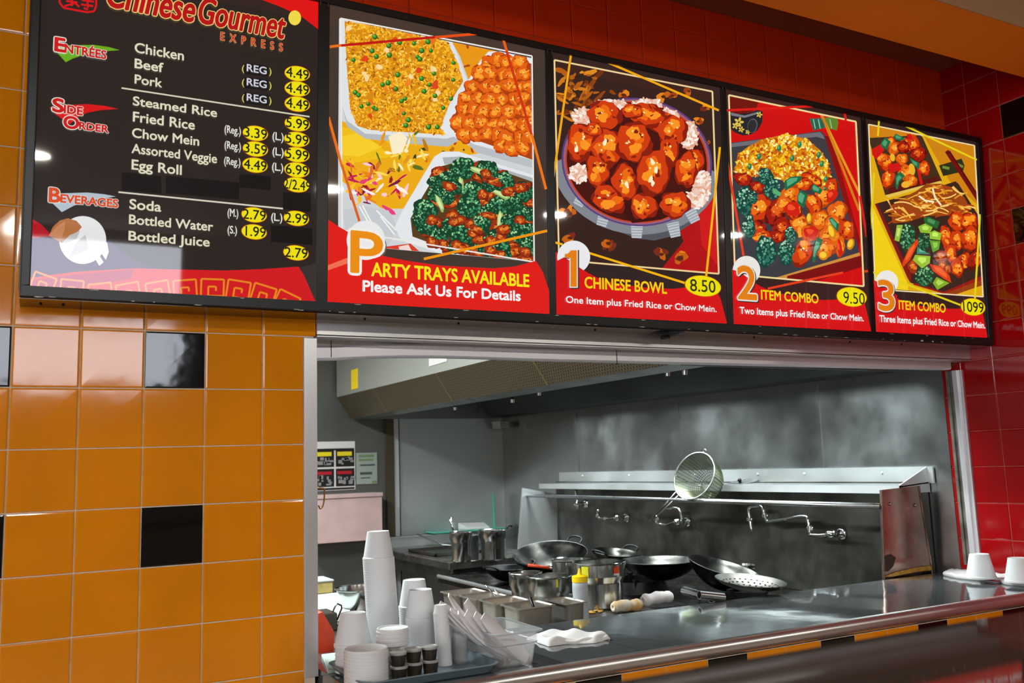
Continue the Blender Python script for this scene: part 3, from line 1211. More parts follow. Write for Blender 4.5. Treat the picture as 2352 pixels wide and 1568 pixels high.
# ribbons
for a, b, c_ in (((30, 195), (92, 187), (232, 110, 20)), ((92, 188), (560, 146), (190, 20, 10)), ((560, 147), (782, 128), (230, 76, 16)), ((900, 150), (920, 220), (232, 90, 20)), ((918, 215), (1045, 640), (206, 50, 14)), ((1043, 630), (1115, 905), (234, 116, 20)),
                 ((29, 545), (95, 790), (234, 112, 20)), ((95, 785), (183, 1065), (214, 96, 20)), ((505, 1253), (1121, 1112), (238, 146, 10))):
    P.bar(a, b, 13, c_)
# red foot of the panel
P.poly([(25, 1055), (80, 1092), (130, 1120), (150, 1180), (260, 1230), (420, 1262), (600, 1287), (850, 1300), (960, 1290), (1065, 1262), (1100, 1320), (1130, 1410), (1132, 1560), (20, 1560)], (222, 24, 16))
P.poly([(25, 1285), (140, 1240), (250, 1235), (140, 1270), (25, 1310)], (236, 110, 80))
P.ell(215, 1160, 96, 98, (232, 232, 232), 0, 40)
P.build('printed_sheet', p2)
text(p2, 'heading', 'P', (805, 625), (876, 629), (806, 532), [((110, 84, 70), 0.07, 0.004, -0.004), ((240, 236, 230), 0.07, 0, 0), ((234, 140, 10), 0.02, 0, 0)])
YW = [((70, 20, 10), 0.045, 0.0015, -0.002), ((244, 226, 20), 0.035, 0, 0)]
text(p2, 'heading', 'ARTY TRAYS AVAILABLE', (852, 635), (1213, 658), (853, 605), YW)
text(p2, 'caption', 'Please Ask Us For Details', (832, 670), (1193, 690), (832, 646), [((90, 30, 20), 0.035, 0.0015, -0.0015), (WHITE, 0.035, 0, 0)])


def foot(P, pts, col=(212, 14, 18)):
    P.poly(pts, col)


# ---- panel 3: bowl
p3 = panels[2]
R = random.Random(31)
P = Pic((1250, 100), 2.376)
P.clip = pbox(2)
P.poly2([(PX[2][0], VB), (PX[2][1], VB), (PX[2][1], VT), (PX[2][0], VT)], (46, 32, 30))
cl = P.clip
bclip(P, (1273, 138), (1651, 630))
P.poly([(50, 80), (960, 270), (960, 1270), (50, 1200)], (52, 30, 24))
P.poly([(700, 900), (920, 760), (960, 900), (960, 1270), (640, 1230), (760, 1080)], (176, 12, 16))
P.poly([(840, 900), (930, 820), (960, 1000), (960, 1230), (860, 1100)], (206, 20, 22))
for i in range(70):
    x, y = R.gauss(190, 80), R.gauss(270, 70)
    if 60 < x < 400 and 140 < y < 420:
        P.ell(x, y, R.uniform(8, 46), R.uniform(5, 14), R.choice([(176, 92, 14), (206, 120, 20), (140, 64, 10), (110, 48, 12), (220, 140, 30)]), R.uniform(-1.2, .8), 14, .2, R)
for (x, y, a) in ((650, 290, 42), (700, 285, 30), (840, 425, 30), (790, 260, 30), (880, 350, 30), (120, 770, 46), (130, 930, 60), (140, 1060, 44), (350, 1090, 48), (640, 1150, 44), (740, 1170, 50), (430, 280, 36), (100, 640, 24), (900, 540, 16)):
    for k in range(5):
        P.ell(x + R.uniform(-.5, .5) * a, y + R.uniform(-.4, .4) * a, a * R.uniform(.3, .7), a * R.uniform(.25, .5), R.choice([(196, 96, 12), (156, 62, 14), (226, 130, 24), (120, 40, 20)]), R.uniform(0, 3), 16, .2, R)
    P.ell(x, y, a * .3, a * .2, (80, 34, 16), 0, 12, .2, R)


def bowlpt(t, k=1.0):
    return (505 + k * (410 * math.cos(t) - 30 * math.sin(t)), 646 + k * (44 * math.cos(t) + 348 * math.sin(t)))


# bowl body below the rim
body = [bowlpt(PI * 0.97 - PI * i / 24 * 0.97) for i in range(25)]
under = [(860, 900), (800, 985), (700, 1050), (600, 1075), (500, 1062), (380, 1015), (270, 930), (170, 820), (110, 720)]
P.poly(body + under, (84, 84, 92))
P.poly(body + [bowlpt(PI * 0.02 + PI * i / 24 * 0.94, 1.13) for i in range(25)], (128, 132, 140))
for k, (x, y) in enumerate(((200, 850), (320, 960), (505, 1025), (710, 1020), (810, 940))):
    a_ = 0.5 - k * .24
    q_ = lambda dx, dy: (x + dx * math.cos(a_) - dy * math.sin(a_), y + dx * math.sin(a_) + dy * math.cos(a_))
    P.poly([q_(-34, -44), q_(34, -44), q_(27, 36), q_(-27, 36)], (186, 194, 200))
    for j in range(5):
        P.bar(q_(-32, -36 + j * 15), q_(32, -36 + j * 15), 3, (120, 124, 132))
P.poly([bowlpt(2 * PI * i / 60) for i in range(60)], (88, 62, 120))
P.poly([bowlpt(2 * PI * i / 60, .975) for i in range(60)], (150, 96, 120))
P.poly([bowlpt(2 * PI * i / 60, .95) for i in range(60)], (200, 60, 20))
inn = [bowlpt(2 * PI * i / 60, .93) for i in range(60)]
P.poly(inn, (70, 14, 6))
for (cx, cy, a, b) in ((220, 400, 70, 46), (360, 335, 90, 30), (560, 335, 80, 34), (790, 500, 46, 80), (860, 780, 50, 90), (830, 850, 60, 50), (190, 710, 52, 50), (680, 400, 60, 40)):
    rp = [(cx + a * math.cos(t * .3), cy + b * math.sin(t * .3)) for t in range(21)]
    P.poly(rp, (226, 160, 130))
    P.grains(rp, 60, 34, 13, [(244, 226, 214), (250, 240, 232), (236, 200, 180), (230, 176, 150)], R)
P.poly([(400, 880), (640, 830), (800, 880), (640, 960), (480, 980)], (60, 10, 6))
for (x, y, a, b, r_) in ((620, 420, 95, 62, .5), (700, 480, 80, 90, .4), (330, 395, 92, 84, .2), (820, 650, 52, 80, .2), (560, 390, 98, 66, .2), (200, 540, 76, 108, .1), (345, 570, 88, 100, -.1), (490, 540, 96, 112, .1), (680, 600, 52, 96, .1), (775, 690, 60, 100, .1),
                         (290, 700, 62, 92, -.2), (440, 760, 70, 104, -.1), (600, 705, 94, 126, .1), (350, 850, 96, 70, .6), (545, 890, 76, 70, .2), (715, 880, 82, 74, -.1), (480, 370, 62, 40, .1), (270, 470, 50, 40, 0)):
    P.chunk(x, y, a, b, R, 'red', r_)
for (x, y) in ((175, 575), (590, 645), (610, 690), (330, 540), (590, 760), (580, 1100 - 360), (450, 770)):
    P.ell(x, y, 10, 20, (255, 236, 200), R.uniform(-.5, .5), 12, .3, R)
P.clip = cl
photo(P, 2, (55, 90), (917, 262), (952, 1256), (80, 1180), 9, (236, 206, 150))
for a, b in (((146, 55), (44, 770)), ((310, 88), (952, 365)), ((958, 565), (883, 1272)), ((45, 1082), (100, 1096)), ((236, 1140), (766, 1306))):
    P.bar(a, b, 12, (240, 166, 14) if b[1] < 800 else (244, 178, 12))
foot(P, [(45, 1125), (110, 1165), (180, 1215), (240, 1252), (310, 1288), (400, 1312), (560, 1332), (700, 1338), (800, 1328), (940, 1342), (964, 1400), (995, 1520), (995, 1560), (40, 1520)])
P.poly([(48, 1130), (95, 1158), (130, 1186), (60, 1186)], (206, 40, 40))
P.ell(160, 1165, 90, 90, (232, 232, 234), 0, 40)
P.poly([(70, 1185), (110, 1165), (250, 1262), (180, 1300), (70, 1260)], (212, 14, 18))
P.build('printed_sheet', p3)
NUM = [((60, 40, 34), 0.06, 0.004, -0.003), ((226, 222, 218), 0.055, 0, 0), ((226, 126, 14), 0.02, 0, 0)]
P = Pic((1250, 100), 2.376, h0=0.006)
P.step = 1e-4
one = [(106, 1168), (108, 1150), (124, 1148), (140, 1130), (172, 1130), (172, 1328), (138, 1328), (138, 1172)]


def grow(pts, g_, dx=0, dy=0):
    cx_, cy_ = 142, 1230
    return [(x + dx + (g_ if x > cx_ else -g_), y + dy + (g_ if y > cy_ else -g_ if y < 1160 else 0)) for x, y in pts]


P.poly(grow(one, 7, 6, 5), (60, 40, 34))
P.poly(grow(one, 6), (226, 222, 218))
P.poly(one, (226, 126, 14))
P.build('heading', p3)
YW2 = [((190, 50, 10), 0.05, 0, 0), ((242, 206, 16), 0.03, 0, 0)]
text(p3, 'heading', 'CHINESE BOWL', (1341, 663), (1529, 673), (1341, 638), YW2)
text(p3, 'caption', 'One Item plus Fried Rice or Chow Mein.', (1298, 697), (1643, 715), (1298, 682), [(WHITE, 0.022, 0, 0)])
price(p3, 1613, 657, 41, 23, '8.50', 1583, 1641, 667, 640, 0.01, (50, 52, 6))

# ---- panel 4: two items
p4 = panels[3]
R = random.Random(41)
P = Pic((1650, 190), 2.658)
P.clip = pbox(3)
P.poly2([(PX[3][0], VB), (PX[3][1], VB), (PX[3][1], VT), (PX[3][0], VT)], (52, 30, 28))
cl = P.clip
bclip(P, (1673, 218), (1984, 658))
P.poly([(50, 60), (900, 230), (900, 1260), (50, 1200)], (206, 8, 10))
P.poly([(55, 60), (245, 120), (230, 160), (180, 190), (70, 190)], (110, 14, 8))
# black bowl
P.poly([(60, 172), (110, 190), (180, 186), (240, 165), (270, 175), (268, 240), (240, 290), (200, 316), (150, 322), (100, 304), (60, 268)], (34, 34, 38))
P.poly([(70, 180), (160, 200), (250, 175), (240, 190), (160, 214), (80, 200)], (120, 120, 128))
for (x, y, a) in ((125, 240, 22), (140, 285, 14), (180, 300, 12), (250, 195, 14), (105, 262, 16)):
    for k in range(5):
        P.ell(x + a * .8 * math.cos(k * 1.256), y + a * .8 * math.sin(k * 1.256), a * .6, a * .35, (224, 190, 80), k * 1.256, 12)
P.ell(208, 262, 30, 44, (92, 94, 100), .2, 20)
P.ell(206, 264, 26, 40, (40, 40, 44), .2, 20)
# chopstick rest and chopsticks
P.poly([(556, 218), (640, 216), (650, 275), (580, 292)], (32, 96, 84))
P.poly([(640, 214), (722, 206), (732, 240), (724, 292), (650, 272)], (92, 130, 40))
for x in (580, 610, 680):
    P.bar((x, 222), (x + 12, 280), 6, (140, 200, 150))
P.poly([(640, 320), (690, 330), (865, 960), (850, 1040)], (140, 10, 8))
P.bar((630, 200), (868, 690), 15, (226, 150, 30))
P.bar((634, 202), (860, 780), 15, (206, 124, 20))
# plate
P.poly([(60, 368), (625, 295), (645, 310), (862, 1035), (850, 1050), (360, 1196), (160, 1170), (60, 1000)], (58, 58, 64))
P.poly([(60, 372), (620, 300), (640, 320), (650, 345), (600, 330), (70, 395)], (108, 108, 116))
P.poly([(700, 1085), (862, 1035), (866, 1055), (370, 1206), (340, 1192)], (206, 140, 60))
P.poly([(420, 1180), (880, 1052), (890, 1120), (600, 1210), (420, 1200)], (120, 10, 10))
rp = [(100, 540), (118, 440), (180, 390), (270, 345), (420, 312), (540, 345), (620, 410), (668, 480), (688, 580), (640, 640), (520, 620), (400, 600), (280, 560), (180, 580), (120, 620)]
P.poly(rp, (206, 128, 10))
P.grains(rp, 760, 26, 12, [(248, 200, 30), (252, 220, 90), (240, 180, 20), (226, 140, 14), (252, 236, 160), (206, 100, 10), (190, 60, 10)], R)
for (x, y) in ((370, 400), (495, 378), (612, 440), (248, 450), (450, 462), (190, 512), (630, 495), (655, 590)):
    P.ell(x, y, 13, 20, (30, 120, 70), .2, 14)
    P.ell(x - 3, y - 5, 6, 9, (96, 176, 120), .2, 10)
for (x, y, a, b, k) in ((150, 590, 60, 40, 'deep'), (240, 640, 50, 36, 'deep'), (260, 770, 80, 90, 'red'), (350, 790, 56, 96, 'deep'), (240, 890, 56, 50, 'deep'), (270, 940, 70, 46, 'red'), (390, 880, 60, 60, 'deep'), (360, 940, 50, 40, 'deep')):
    P.chunk(x, y, a, b, R, k)
for (x, y, a, b) in ((285, 570, 48, 52), (330, 650, 54, 62), (160, 720, 52, 92), (185, 880, 40, 76), (290, 1030, 64, 96), (415, 1035, 52, 78), (440, 930, 36, 56), (210, 700, 30, 40)):
    P.broc(x, y, a, b, R, 1, 60)
P.poly([(330, 640), (395, 680), (380, 700), (330, 670)], (90, 170, 110))
chunks = [(560, 600, 70, 50), (520, 620, 60, 40), (440, 690, 60, 60), (690, 640, 40, 60), (640, 700, 60, 60), (580, 745, 50, 70), (725, 790, 60, 70), (620, 840, 52, 64), (500, 870, 50, 100), (560, 920, 60, 50), (700, 870, 60, 60), (780, 900, 52, 70), (680, 960, 70, 80),
          (515, 1040, 56, 92), (650, 1010, 60, 60), (745, 1000, 26, 70), (460, 780, 50, 60), (400, 740, 50, 50)]
for (x, y, a, b) in chunks:
    P.chunk(x, y, a, b, R, R.choice(['orange', 'red', 'orange']))
for (x, y, a, b, r_) in ((450, 770, 50, 44, .3), (565, 915, 46, 40, .2), (690, 690, 30, 44, .6), (740, 1010, 14, 54, -.1)):
    P.ell(x, y, a, b, (206, 30, 12), r_, 14, .2, R)
    P.ell(x - 8, y - 8, a * .5, b * .4, (240, 80, 40), r_, 12, .2, R)
for (pts) in ([(480, 690), (500, 655), (545, 685), (520, 765), (480, 735)], [(565, 640), (580, 615), (635, 655), (620, 680), (575, 665)], [(670, 830), (690, 820), (736, 865), (730, 915), (690, 870)], [(600, 940), (636, 960), (620, 1010), (600, 1040), (585, 1100), (570, 1090), (580, 1010)], [(400, 600), (440, 575), (510, 570), (500, 600), (440, 640), (405, 660)], [(640, 640), (660, 640), (655, 660), (640, 655)]):
    P.poly(pts, (20, 104, 66))
    cx = sum(p[0] for p in pts) / len(pts)
    cy = sum(p[1] for p in pts) / len(pts)
    P.poly([(cx + (x - cx) * .62 - 4, cy + (y - cy) * .62 - 5) for x, y in pts], (84, 166, 122))
for (x, y, a, b, r_) in ((553, 828, 17, 34, 0), (690, 910, 22, 50, -.3), (640, 1055, 30, 28, 0), (806, 985, 22, 36, .3)):
    P.ell(x, y, a, b, (210, 130, 10), r_, 18)
    P.ell(x - 3, y - 4, a * .7, b * .7, (250, 200, 50), r_, 16)
P.clip = cl
photo(P, 3, (62, 76), (838, 238), (886, 1242), (100, 1170), 10, (238, 214, 150))
for a, b in (((40, 170), (655, 140)), ((768, 172), (776, 232)), ((52, 480), (152, 1056)), ((862, 690), (904, 940)), ((300, 1257), (760, 1158)), ((890, 1152), (914, 1149))):
    P.bar(a, b, 14, (216, 24, 18) if b[1] < 1000 else (228, 60, 24))
foot(P, [(76, 1130), (150, 1180), (240, 1236), (300, 1262), (400, 1292), (520, 1312), (640, 1326), (760, 1322), (885, 1322), (905, 1400), (930, 1510), (930, 1560), (80, 1500)])
P.ell(170, 1145, 84, 88, (232, 230, 222), 0, 40)
P.poly([(78, 1140), (120, 1150), (250, 1240), (200, 1290), (80, 1240)], (212, 14, 18))
P.build('printed_sheet', p4)
text(p4, 'heading', '2', (1693, 685), (1735, 689), (1694, 611), NUM)
text(p4, 'heading', 'ITEM COMBO', (1746, 687), (1877, 697), (1746, 666), YW2)
text(p4, 'caption', 'Two Items plus Fried Rice or Chow Mein.', (1697, 721), (1981, 737), (1697, 706), [(WHITE, 0.026, 0, 0)])
price(p4, 1954.5, 682, 34, 21.5, '9.50', 1935, 1984, 695, 669, 0.0, (34, 30, 6))

# ---- panel 5: three items
p5 = panels[4]
R = random.Random(51)
P = Pic((1970, 250), 2.851)
P.clip = pbox(4)
P.poly2([(PX[4][0], VB), (PX[4][1], VB), (PX[4][1], VT), (PX[4][0], VT)], (44, 28, 26))
cl = P.clip
bclip(P, (1994, 285), (2258, 682))
P.poly([(60, 90), (830, 250), (830, 1250), (60, 1200)], (224, 170, 14))
P.poly([(60, 90), (500, 180), (800, 240), (800, 640), (600, 470), (430, 170), (60, 190)], (206, 130, 16))
P.poly([(100, 640), (330, 1150), (330, 1210), (100, 1180)], (240, 206, 20))
P.poly([(70, 190), (410, 172), (425, 185), (552, 470), (545, 485), (200, 580), (180, 565)], (60, 44, 24))
P.poly([(180, 565), (545, 470), (552, 485), (200, 582)], (224, 190, 80))
P.poly([(195, 560), (540, 470), (520, 440), (200, 520)], (86, 20, 14))
P.poly([(112, 622), (560, 500), (640, 474), (660, 490), (830, 760), (830, 1085), (560, 1200), (350, 1140), (330, 1110)], (52, 34, 26))
P.poly([(112, 622), (130, 622), (350, 1090), (345, 1140), (325, 1105)], (130, 20, 14))
P.poly([(380, 1140), (560, 1198), (830, 1085), (830, 1110), (570, 1212), (360, 1150)], (150, 24, 16))
P.poly([(560, 1212), (830, 1110), (830, 1150), (640, 1215)], (150, 60, 14))
# chopstick rest
P.poly([(532, 370), (600, 350), (680, 325), (700, 370), (690, 410), (560, 440)], (34, 46, 22))
P.bar((555, 380), (600, 390), 18, (110, 140, 50))
P.bar((650, 360), (690, 380), 16, (120, 130, 50))
P.bar((582, 275), (800, 610), 26, (110, 12, 14))
P.bar((600, 275), (800, 585), 8, (70, 6, 10))
for (x, y, a, b, k) in ((215, 230, 40, 50, 'red'), (320, 240, 52, 50, 'red'), (370, 230, 40, 60, 'red'), (240, 260, 36, 46, 'orange'), (400, 300, 52, 50, 'deep'), (290, 330, 40, 40, 'orange'), (180, 350, 48, 60, 'red'), (160, 320, 40, 30, 'orange'), (435, 390, 42, 50, 'red'),
                        (320, 420, 54, 56, 'orange'), (200, 460, 44, 62, 'red'), (350, 470, 40, 40, 'orange'), (300, 250, 40, 40, 'deep')):
    P.chunk(x, y, a, b, R, k)
for pts in ([(90, 265), (150, 232), (175, 270), (120, 330), (95, 300)], [(195, 370), (270, 350), (285, 400), (215, 420)], [(320, 165), (350, 165), (360, 200), (330, 200)], [(385, 380), (410, 420), (428, 490), (410, 500)]):
    P.poly(pts, (208, 20, 16))
for pts in ([(150, 225), (180, 185), (216, 215), (190, 270), (155, 250)], [(236, 180), (250, 162), (312, 195), (280, 210), (245, 200)], [(340, 320), (405, 355), (402, 395), (360, 370)], [(245, 440), (280, 410), (310, 440), (270, 480), (262, 528), (250, 520)]):
    P.poly(pts, (20, 104, 62))
    cx = sum(p[0] for p in pts) / len(pts)
    cy = sum(p[1] for p in pts) / len(pts)
    P.poly([(cx + (x - cx) * .55 - 3, cy + (y - cy) * .55 - 4) for x, y in pts], (74, 156, 110))
for (x, y, a, b) in ((228, 318, 17, 26), (355, 395, 20, 38), (315, 495, 30, 22)):
    P.ell(x, y, a, b, (236, 176, 40), -.2, 16)
# noodles
npoly = [(210, 640), (280, 590), (380, 540), (450, 490), (540, 490), (640, 520), (700, 580), (740, 660), (690, 690), (560, 700), (450, 700), (330, 740), (230, 750)]
P.poly(npoly, (150, 66, 14))
for i in range(120):
    x, y = R.uniform(215, 730), R.uniform(490, 745)
    if inside(x, y, npoly):
        a = R.uniform(-.5, 1.0)
        L = R.uniform(26, 60)
        c_ = R.uniform(-.9, .9)
        pts = []
        for k in range(7):
            t = (k / 6 - .5)
            pts.append((x + L * t * 2 * math.cos(a) - L * c_ * (t * t - .1) * math.sin(a), y + L * t * 2 * math.sin(a) + L * c_ * (t * t - .1) * math.cos(a)))
        P.line(pts, R.uniform(6, 10), R.choice([(232, 160, 40), (244, 186, 70), (210, 126, 24), (190, 96, 20), (250, 206, 110), (170, 60, 20)]))
for pts in ([(400, 570), (440, 600), (500, 610)], [(490, 520), (505, 580), (545, 630)]):
    P.line(pts, 11, (250, 236, 190))
# vegetables and chicken of the lower plate
for (x, y, a, b, k) in ((650, 740, 56, 70, 'red'), (730, 740, 60, 60, 'red'), (575, 840, 36, 84, 'red'), (650, 860, 46, 70, 'red'), (735, 850, 56, 90, 'red'), (610, 950, 40, 70, 'red'), (690, 1000, 40, 66, 'red'), (650, 1040, 44, 64, 'red'), (775, 980, 46, 80, 'deep'), (545, 970, 40, 44, 'brown'),
                        (555, 1030, 30, 50, 'brown'), (360, 1035, 34, 52, 'brown'), (590, 1050, 30, 30, 'brown')):
    P.chunk(x, y, a, b, R, k)
P.broc(325, 840, 50, 96, R, 0, 60)
P.broc(430, 870, 46, 60, R, 0, 40)
P.broc(435, 1095, 62, 66, R, 0, 70)
for pts, c_ in (([(430, 715), (460, 705), (535, 740), (520, 785), (440, 750)], (28, 100, 44)), ([(395, 770), (440, 750), (490, 775), (470, 815), (410, 810)], (140, 186, 50)), ([(470, 810), (500, 795), (545, 815), (540, 860), (470, 850)], (150, 196, 56)), ([(470, 860), (540, 865), (530, 920), (490, 940)], (100, 160, 40)),
                ([(360, 990), (375, 955), (475, 965), (470, 1010), (420, 1045)], (150, 190, 50)), ([(240, 860), (255, 760), (295, 760), (270, 870)], (150, 186, 70)), ([(490, 1140), (515, 1100), (600, 1140), (520, 1185)], (130, 170, 40)), ([(390, 900), (420, 930), (475, 950), (385, 950)], (60, 140, 110))):
    P.poly(pts, c_)
    cx = sum(p[0] for p in pts) / len(pts)
    cy = sum(p[1] for p in pts) / len(pts)
    P.poly([(cx + (x - cx) * .5, cy + (y - cy) * .5 - 5) for x, y in pts], tuple(min(255, v + 46) for v in c_))
for pts in ([(390, 848), (396, 880), (340, 990), (296, 1036), (290, 1010), (330, 920)], [(470, 1016), (540, 1030), (600, 1090), (612, 1140), (560, 1110), (490, 1060)]):
    P.poly(pts, (220, 62, 14))
    cx = sum(p[0] for p in pts) / len(pts)
    cy = sum(p[1] for p in pts) / len(pts)
    P.poly([(cx + (x - cx) * .6, cy + (y - cy) * .6 - 5) for x, y in pts], (240, 100, 40))
P.clip = cl
photo(P, 4, (70, 102), (763, 240), (820, 1230), (114, 1180), 8, (238, 220, 170))
for a, b in (((140, 55), (131, 178)), ((106, 420), (82, 790)), ((252, 84), (778, 334)), ((800, 690), (766, 1245)), ((95, 1068), (140, 1084)), ((255, 1124), (672, 1284))):
    P.bar(a, b, 12, (226, 206, 20))
foot(P, [(96, 1112), (150, 1160), (220, 1220), (290, 1256), (380, 1284), (480, 1302), (600, 1308), (700, 1308), (815, 1322), (828, 1390), (846, 1480), (846, 1520), (100, 1480)])
P.ell(190, 1135, 74, 78, (234, 232, 226), 0, 40)
P.poly([(97, 1118), (150, 1140), (260, 1225), (230, 1290), (100, 1230)], (212, 14, 18))
P.build('printed_sheet', p5)
text(p5, 'heading', '3', (2016, 711), (2052, 714), (2017, 644), NUM)
text(p5, 'heading', 'ITEM COMBO', (2062, 710), (2169, 718), (2062, 690), YW2)
text(p5, 'caption', 'Three Items plus Fried Rice or Chow Mein.', (2018, 740), (2260, 753), (2018, 725), [(WHITE, 0.03, 0, 0)])
price(p5, 2233, 705, 27.5, 19, '1099', 2210, 2257, 714, 691, 0.01, (30, 28, 4))
#__PART2__

# ------------------------------------------------------------------ serving counter
def depth(p):
    return CR[2].dot(Vector(p) - CW)


def ppm(p):
    return FPX / depth(p)


def local(name, mb, mats, parent, **k):
    # mesh in the parent's own coordinates
    o = mb.build(name, mats, **k)
    o.parent = parent
    return o


ZC = 0.9576
w = MB()
prof = [(0.215, 0.9126), (0.215, ZC - .002), (0.213, ZC), (-0.345, ZC)]
for i in range(1, 12):
    a = PI / 2 + PI * i / 12
    prof.append((-0.345 + 0.0245 * math.cos(a), 0.9331 + 0.0245 * math.sin(a)))
prof += [(-0.345, 0.9086), (-0.33, 0.9086), (-0.33, 0.9126)]
x0, x1 = 0.776, XR - 0.001
n = len(prof)
w.add([(x, y, z) for x in (x0, x1) for y, z in prof], [(i, (i + 1) % n, n + (i + 1) % n, n + i) for i in range(n)] + [tuple(range(n)), tuple(range(2 * n - 1, n - 1, -1))])
ct = empty('serving_counter', (2.2, 0, 0.91), 'long polished steel pass-through counter with a rounded front edge', 'counter')
for fi, f in enumerate(w.f):
    if len(f) == 4 and all(w.v[i][1] < -0.3449 for i in f):
        w.m[fi] = 1
adopt(w.build('counter_top', [COUNTER, STEELN], auto=35), ct)
w = MB()
w.box(1.62, 1.622, -0.34, 0.21, ZC - 0.0005, ZC + 0.0004)
adopt(w.build('seam', [DARKIN]), ct)

# polished shelf of the sneeze guard close to the camera
sg = empty('sneeze_guard', (1.3, -2.25, 0), 'dark polished sneeze guard shelf in the near foreground below the counter', 'sneeze guard')
w = MB()
w.box(-0.9, 3.55, -2.62, -1.834, 1.286, 1.30)
adopt(w.build('shelf', [BLKGL], bevel=0.003), sg)
for x in (-0.8, 3.4):
    w = MB()
    w.tube([(x, -2.3, 0), (x, -2.3, 1.286)], 0.02, 16)
    w.lathe([(0.06, 0), (0.06, 0.01), (0.02, 0.014)], 20, (x, -2.3, 0))
    adopt(w.build('post', [STEEL], auto=40), sg)

# ------------------------------------------------------------------ kitchen walls
w = MB()
w.box(XR - 0.006, XR - 0.0005, 0.137, 4.52, 0.0, 2.7)
for y in (3.28, 2.05, 0.885):
    w.box(XR - 0.012, XR - 0.005, y - 0.012, y + 0.012, 1.42, 1.86)
struct(w, 'wall_kitchen_steel', [STEELD])
w = MB()
w.box(2.735, XR - 0.006, 4.508, 4.52, 0.2, 2.6, 3)
w.box(2.682, 2.735, 4.495, 4.52, 0.2, 2.2, 1)
w.box(2.728, 2.734, 4.49, 4.50, 0.2, 2.2, 2)
struct(w, 'trim_5', [STEELD, WHITEAL, DARKIN, STEELH])
w = MB()
w.box(2.615, 2.682, 4.48, 4.52, 0.2, 2.2)
struct(w, 'trim_6', [BRONZE])

# posters and the cabinet on the far wall
po = empty('poster', (2.2, 4.515, 1.5), 'safety poster of small photos with yellow and red headings on dark wall', 'poster')
w = MB()
w.box(2.02, 2.36, 4.512, 4.52, 1.345, 1.73, 0)
adopt(w.build('sheet', [PAPER]), po)
w = MB()
pr = random.Random(5)
for (xa, xb) in ((2.03, 2.185), (2.20, 2.352)):
    for (za, zb, hd) in ((1.53, 1.66, (236, 214, 20)), (1.375, 1.515, (196, 24, 40))):
        w.box(xa, xb, 4.510, 4.513, za, zb, 0)
        w.box(xa + .012, xb - .02, 4.508, 4.511, zb - 0.045, zb - 0.012 if hd[1] > 100 else zb - .02, 1 if hd[1] > 100 else 2)
        for k in range(9):
            x = pr.uniform(xa + .01, xb - .03)
            z = pr.uniform(za + .008, zb - .075)
            w.box(x, x + pr.uniform(.015, .04), 4.508, 4.5105, z, z + pr.uniform(.012, .03), 3)
w.box(2.03, 2.352, 4.510, 4.513, 1.66, 1.675, 0)
w.box(2.03, 2.352, 4.510, 4.513, 1.35, 1.365, 0)
o = adopt(w.build('photo_grid', [mat('poster_black', (26, 24, 24), .5), mat('poster_yellow', (226, 206, 30), .5), mat('poster_red', (176, 24, 40), .5), mat('poster_grey', (140, 138, 138), .6)]), po)
o['kind'] = 'stuff'
nt = empty('notice', (2.46, 4.515, 1.5), 'pale notice sheet with green print taped right of the photo poster', 'notice')
w = MB()
w.box(2.37, 2.545, 4.511, 4.52, 1.385, 1.635, 0)
adopt(w.build('sheet', [mat('notice_paper', (150, 160, 152), .6)]), nt)
w = MB()
for (x, z, a, b, mi) in ((2.39, 1.60, .13, .02, 0), (2.39, 1.57, .12, .016, 0), (2.40, 1.53, .125, .012, 1), (2.40, 1.46, .10, .02, 1), (2.405, 1.43, .08, .008, 1), (2.50, 1.39, .04, .02, 0)):
    w.box(x, x + a, 4.509, 4.512, z, z + b, mi)
o = adopt(w.build('print', [mat('notice_green', (110, 136, 90), .6), mat('notice_ink', (70, 78, 74), .6)]), nt)
o['kind'] = 'stuff'
pc = empty('wall_cabinet', (2.28, 4.4, 0.95), 'pale pink enamel cabinet on the far kitchen wall below the posters', 'cabinet')
w = MB()
w.box(1.9, 2.508, 4.30, 4.52, 0.955, 1.285)
adopt(w.build('body', [PINK], bevel=0.004), pc)
w = MB()
w.box(1.895, 2.513, 4.29, 4.52, 1.288, 1.318)
adopt(w.build('lid', [PINK], bevel=0.004), pc)
hk = empty('hook', (0.79, 0.1, 1.39), 'thin brass wire hook hanging just inside the left steel jamb', 'hook')
pts = smoothpath([onY(745, 1122, 0.1), onY(745, 1140, 0.1), onY(742, 1160, 0.1), onY(736, 1168, 0.1), onY(731, 1160, 0.1)], 6)
w = MB()
w.tube(pts, 0.0022, 8)
w.tube([pts[0], pts[0] + Vector((-0.02, 0, 0.004))], 0.0022, 8)
adopt(w.build('wire', [BRASS], smooth=True), hk)

# ------------------------------------------------------------------ exhaust hood
def hz(y):
    return 0.036 * (y - 0.3) / 4.2


HY0, HY1 = 0.28, 4.47
hood = empty('exhaust_hood', (2.9, 2.3, 1.87), 'large steel exhaust hood with a perforated brown lower band above the wok range', 'hood')


def hslab(mb, prof, mi=0, ya=HY0, yb=HY1):
    n = len(prof)
    vs = [(x, y, z + hz(y)) for y in (ya, yb) for x, z in prof]
    mb.add(vs, [(i, (i + 1) % n, n + (i + 1) % n, n + i) for i in range(n)] + [tuple(range(n)), tuple(range(2 * n - 1, n - 1, -1))], mi)


w = MB()
hslab(w, [(2.2, 2.045), (2.212, 2.045), (2.212, 2.69 - 0.04), (2.2, 2.69 - 0.04)])
adopt(w.build('front_panel', [mat('hood_face', (164, 164, 156), 0.6, 0.6)]), hood)
pf = mat('perforated', (92, 82, 62), 0.4, 0.35)
nt_ = pf.node_tree
tc = nt_.nodes.new('ShaderNodeTexCoord')
sep = nt_.nodes.new('ShaderNodeSeparateXYZ')
nt_.links.new(tc.outputs['Object'], sep.inputs[0])


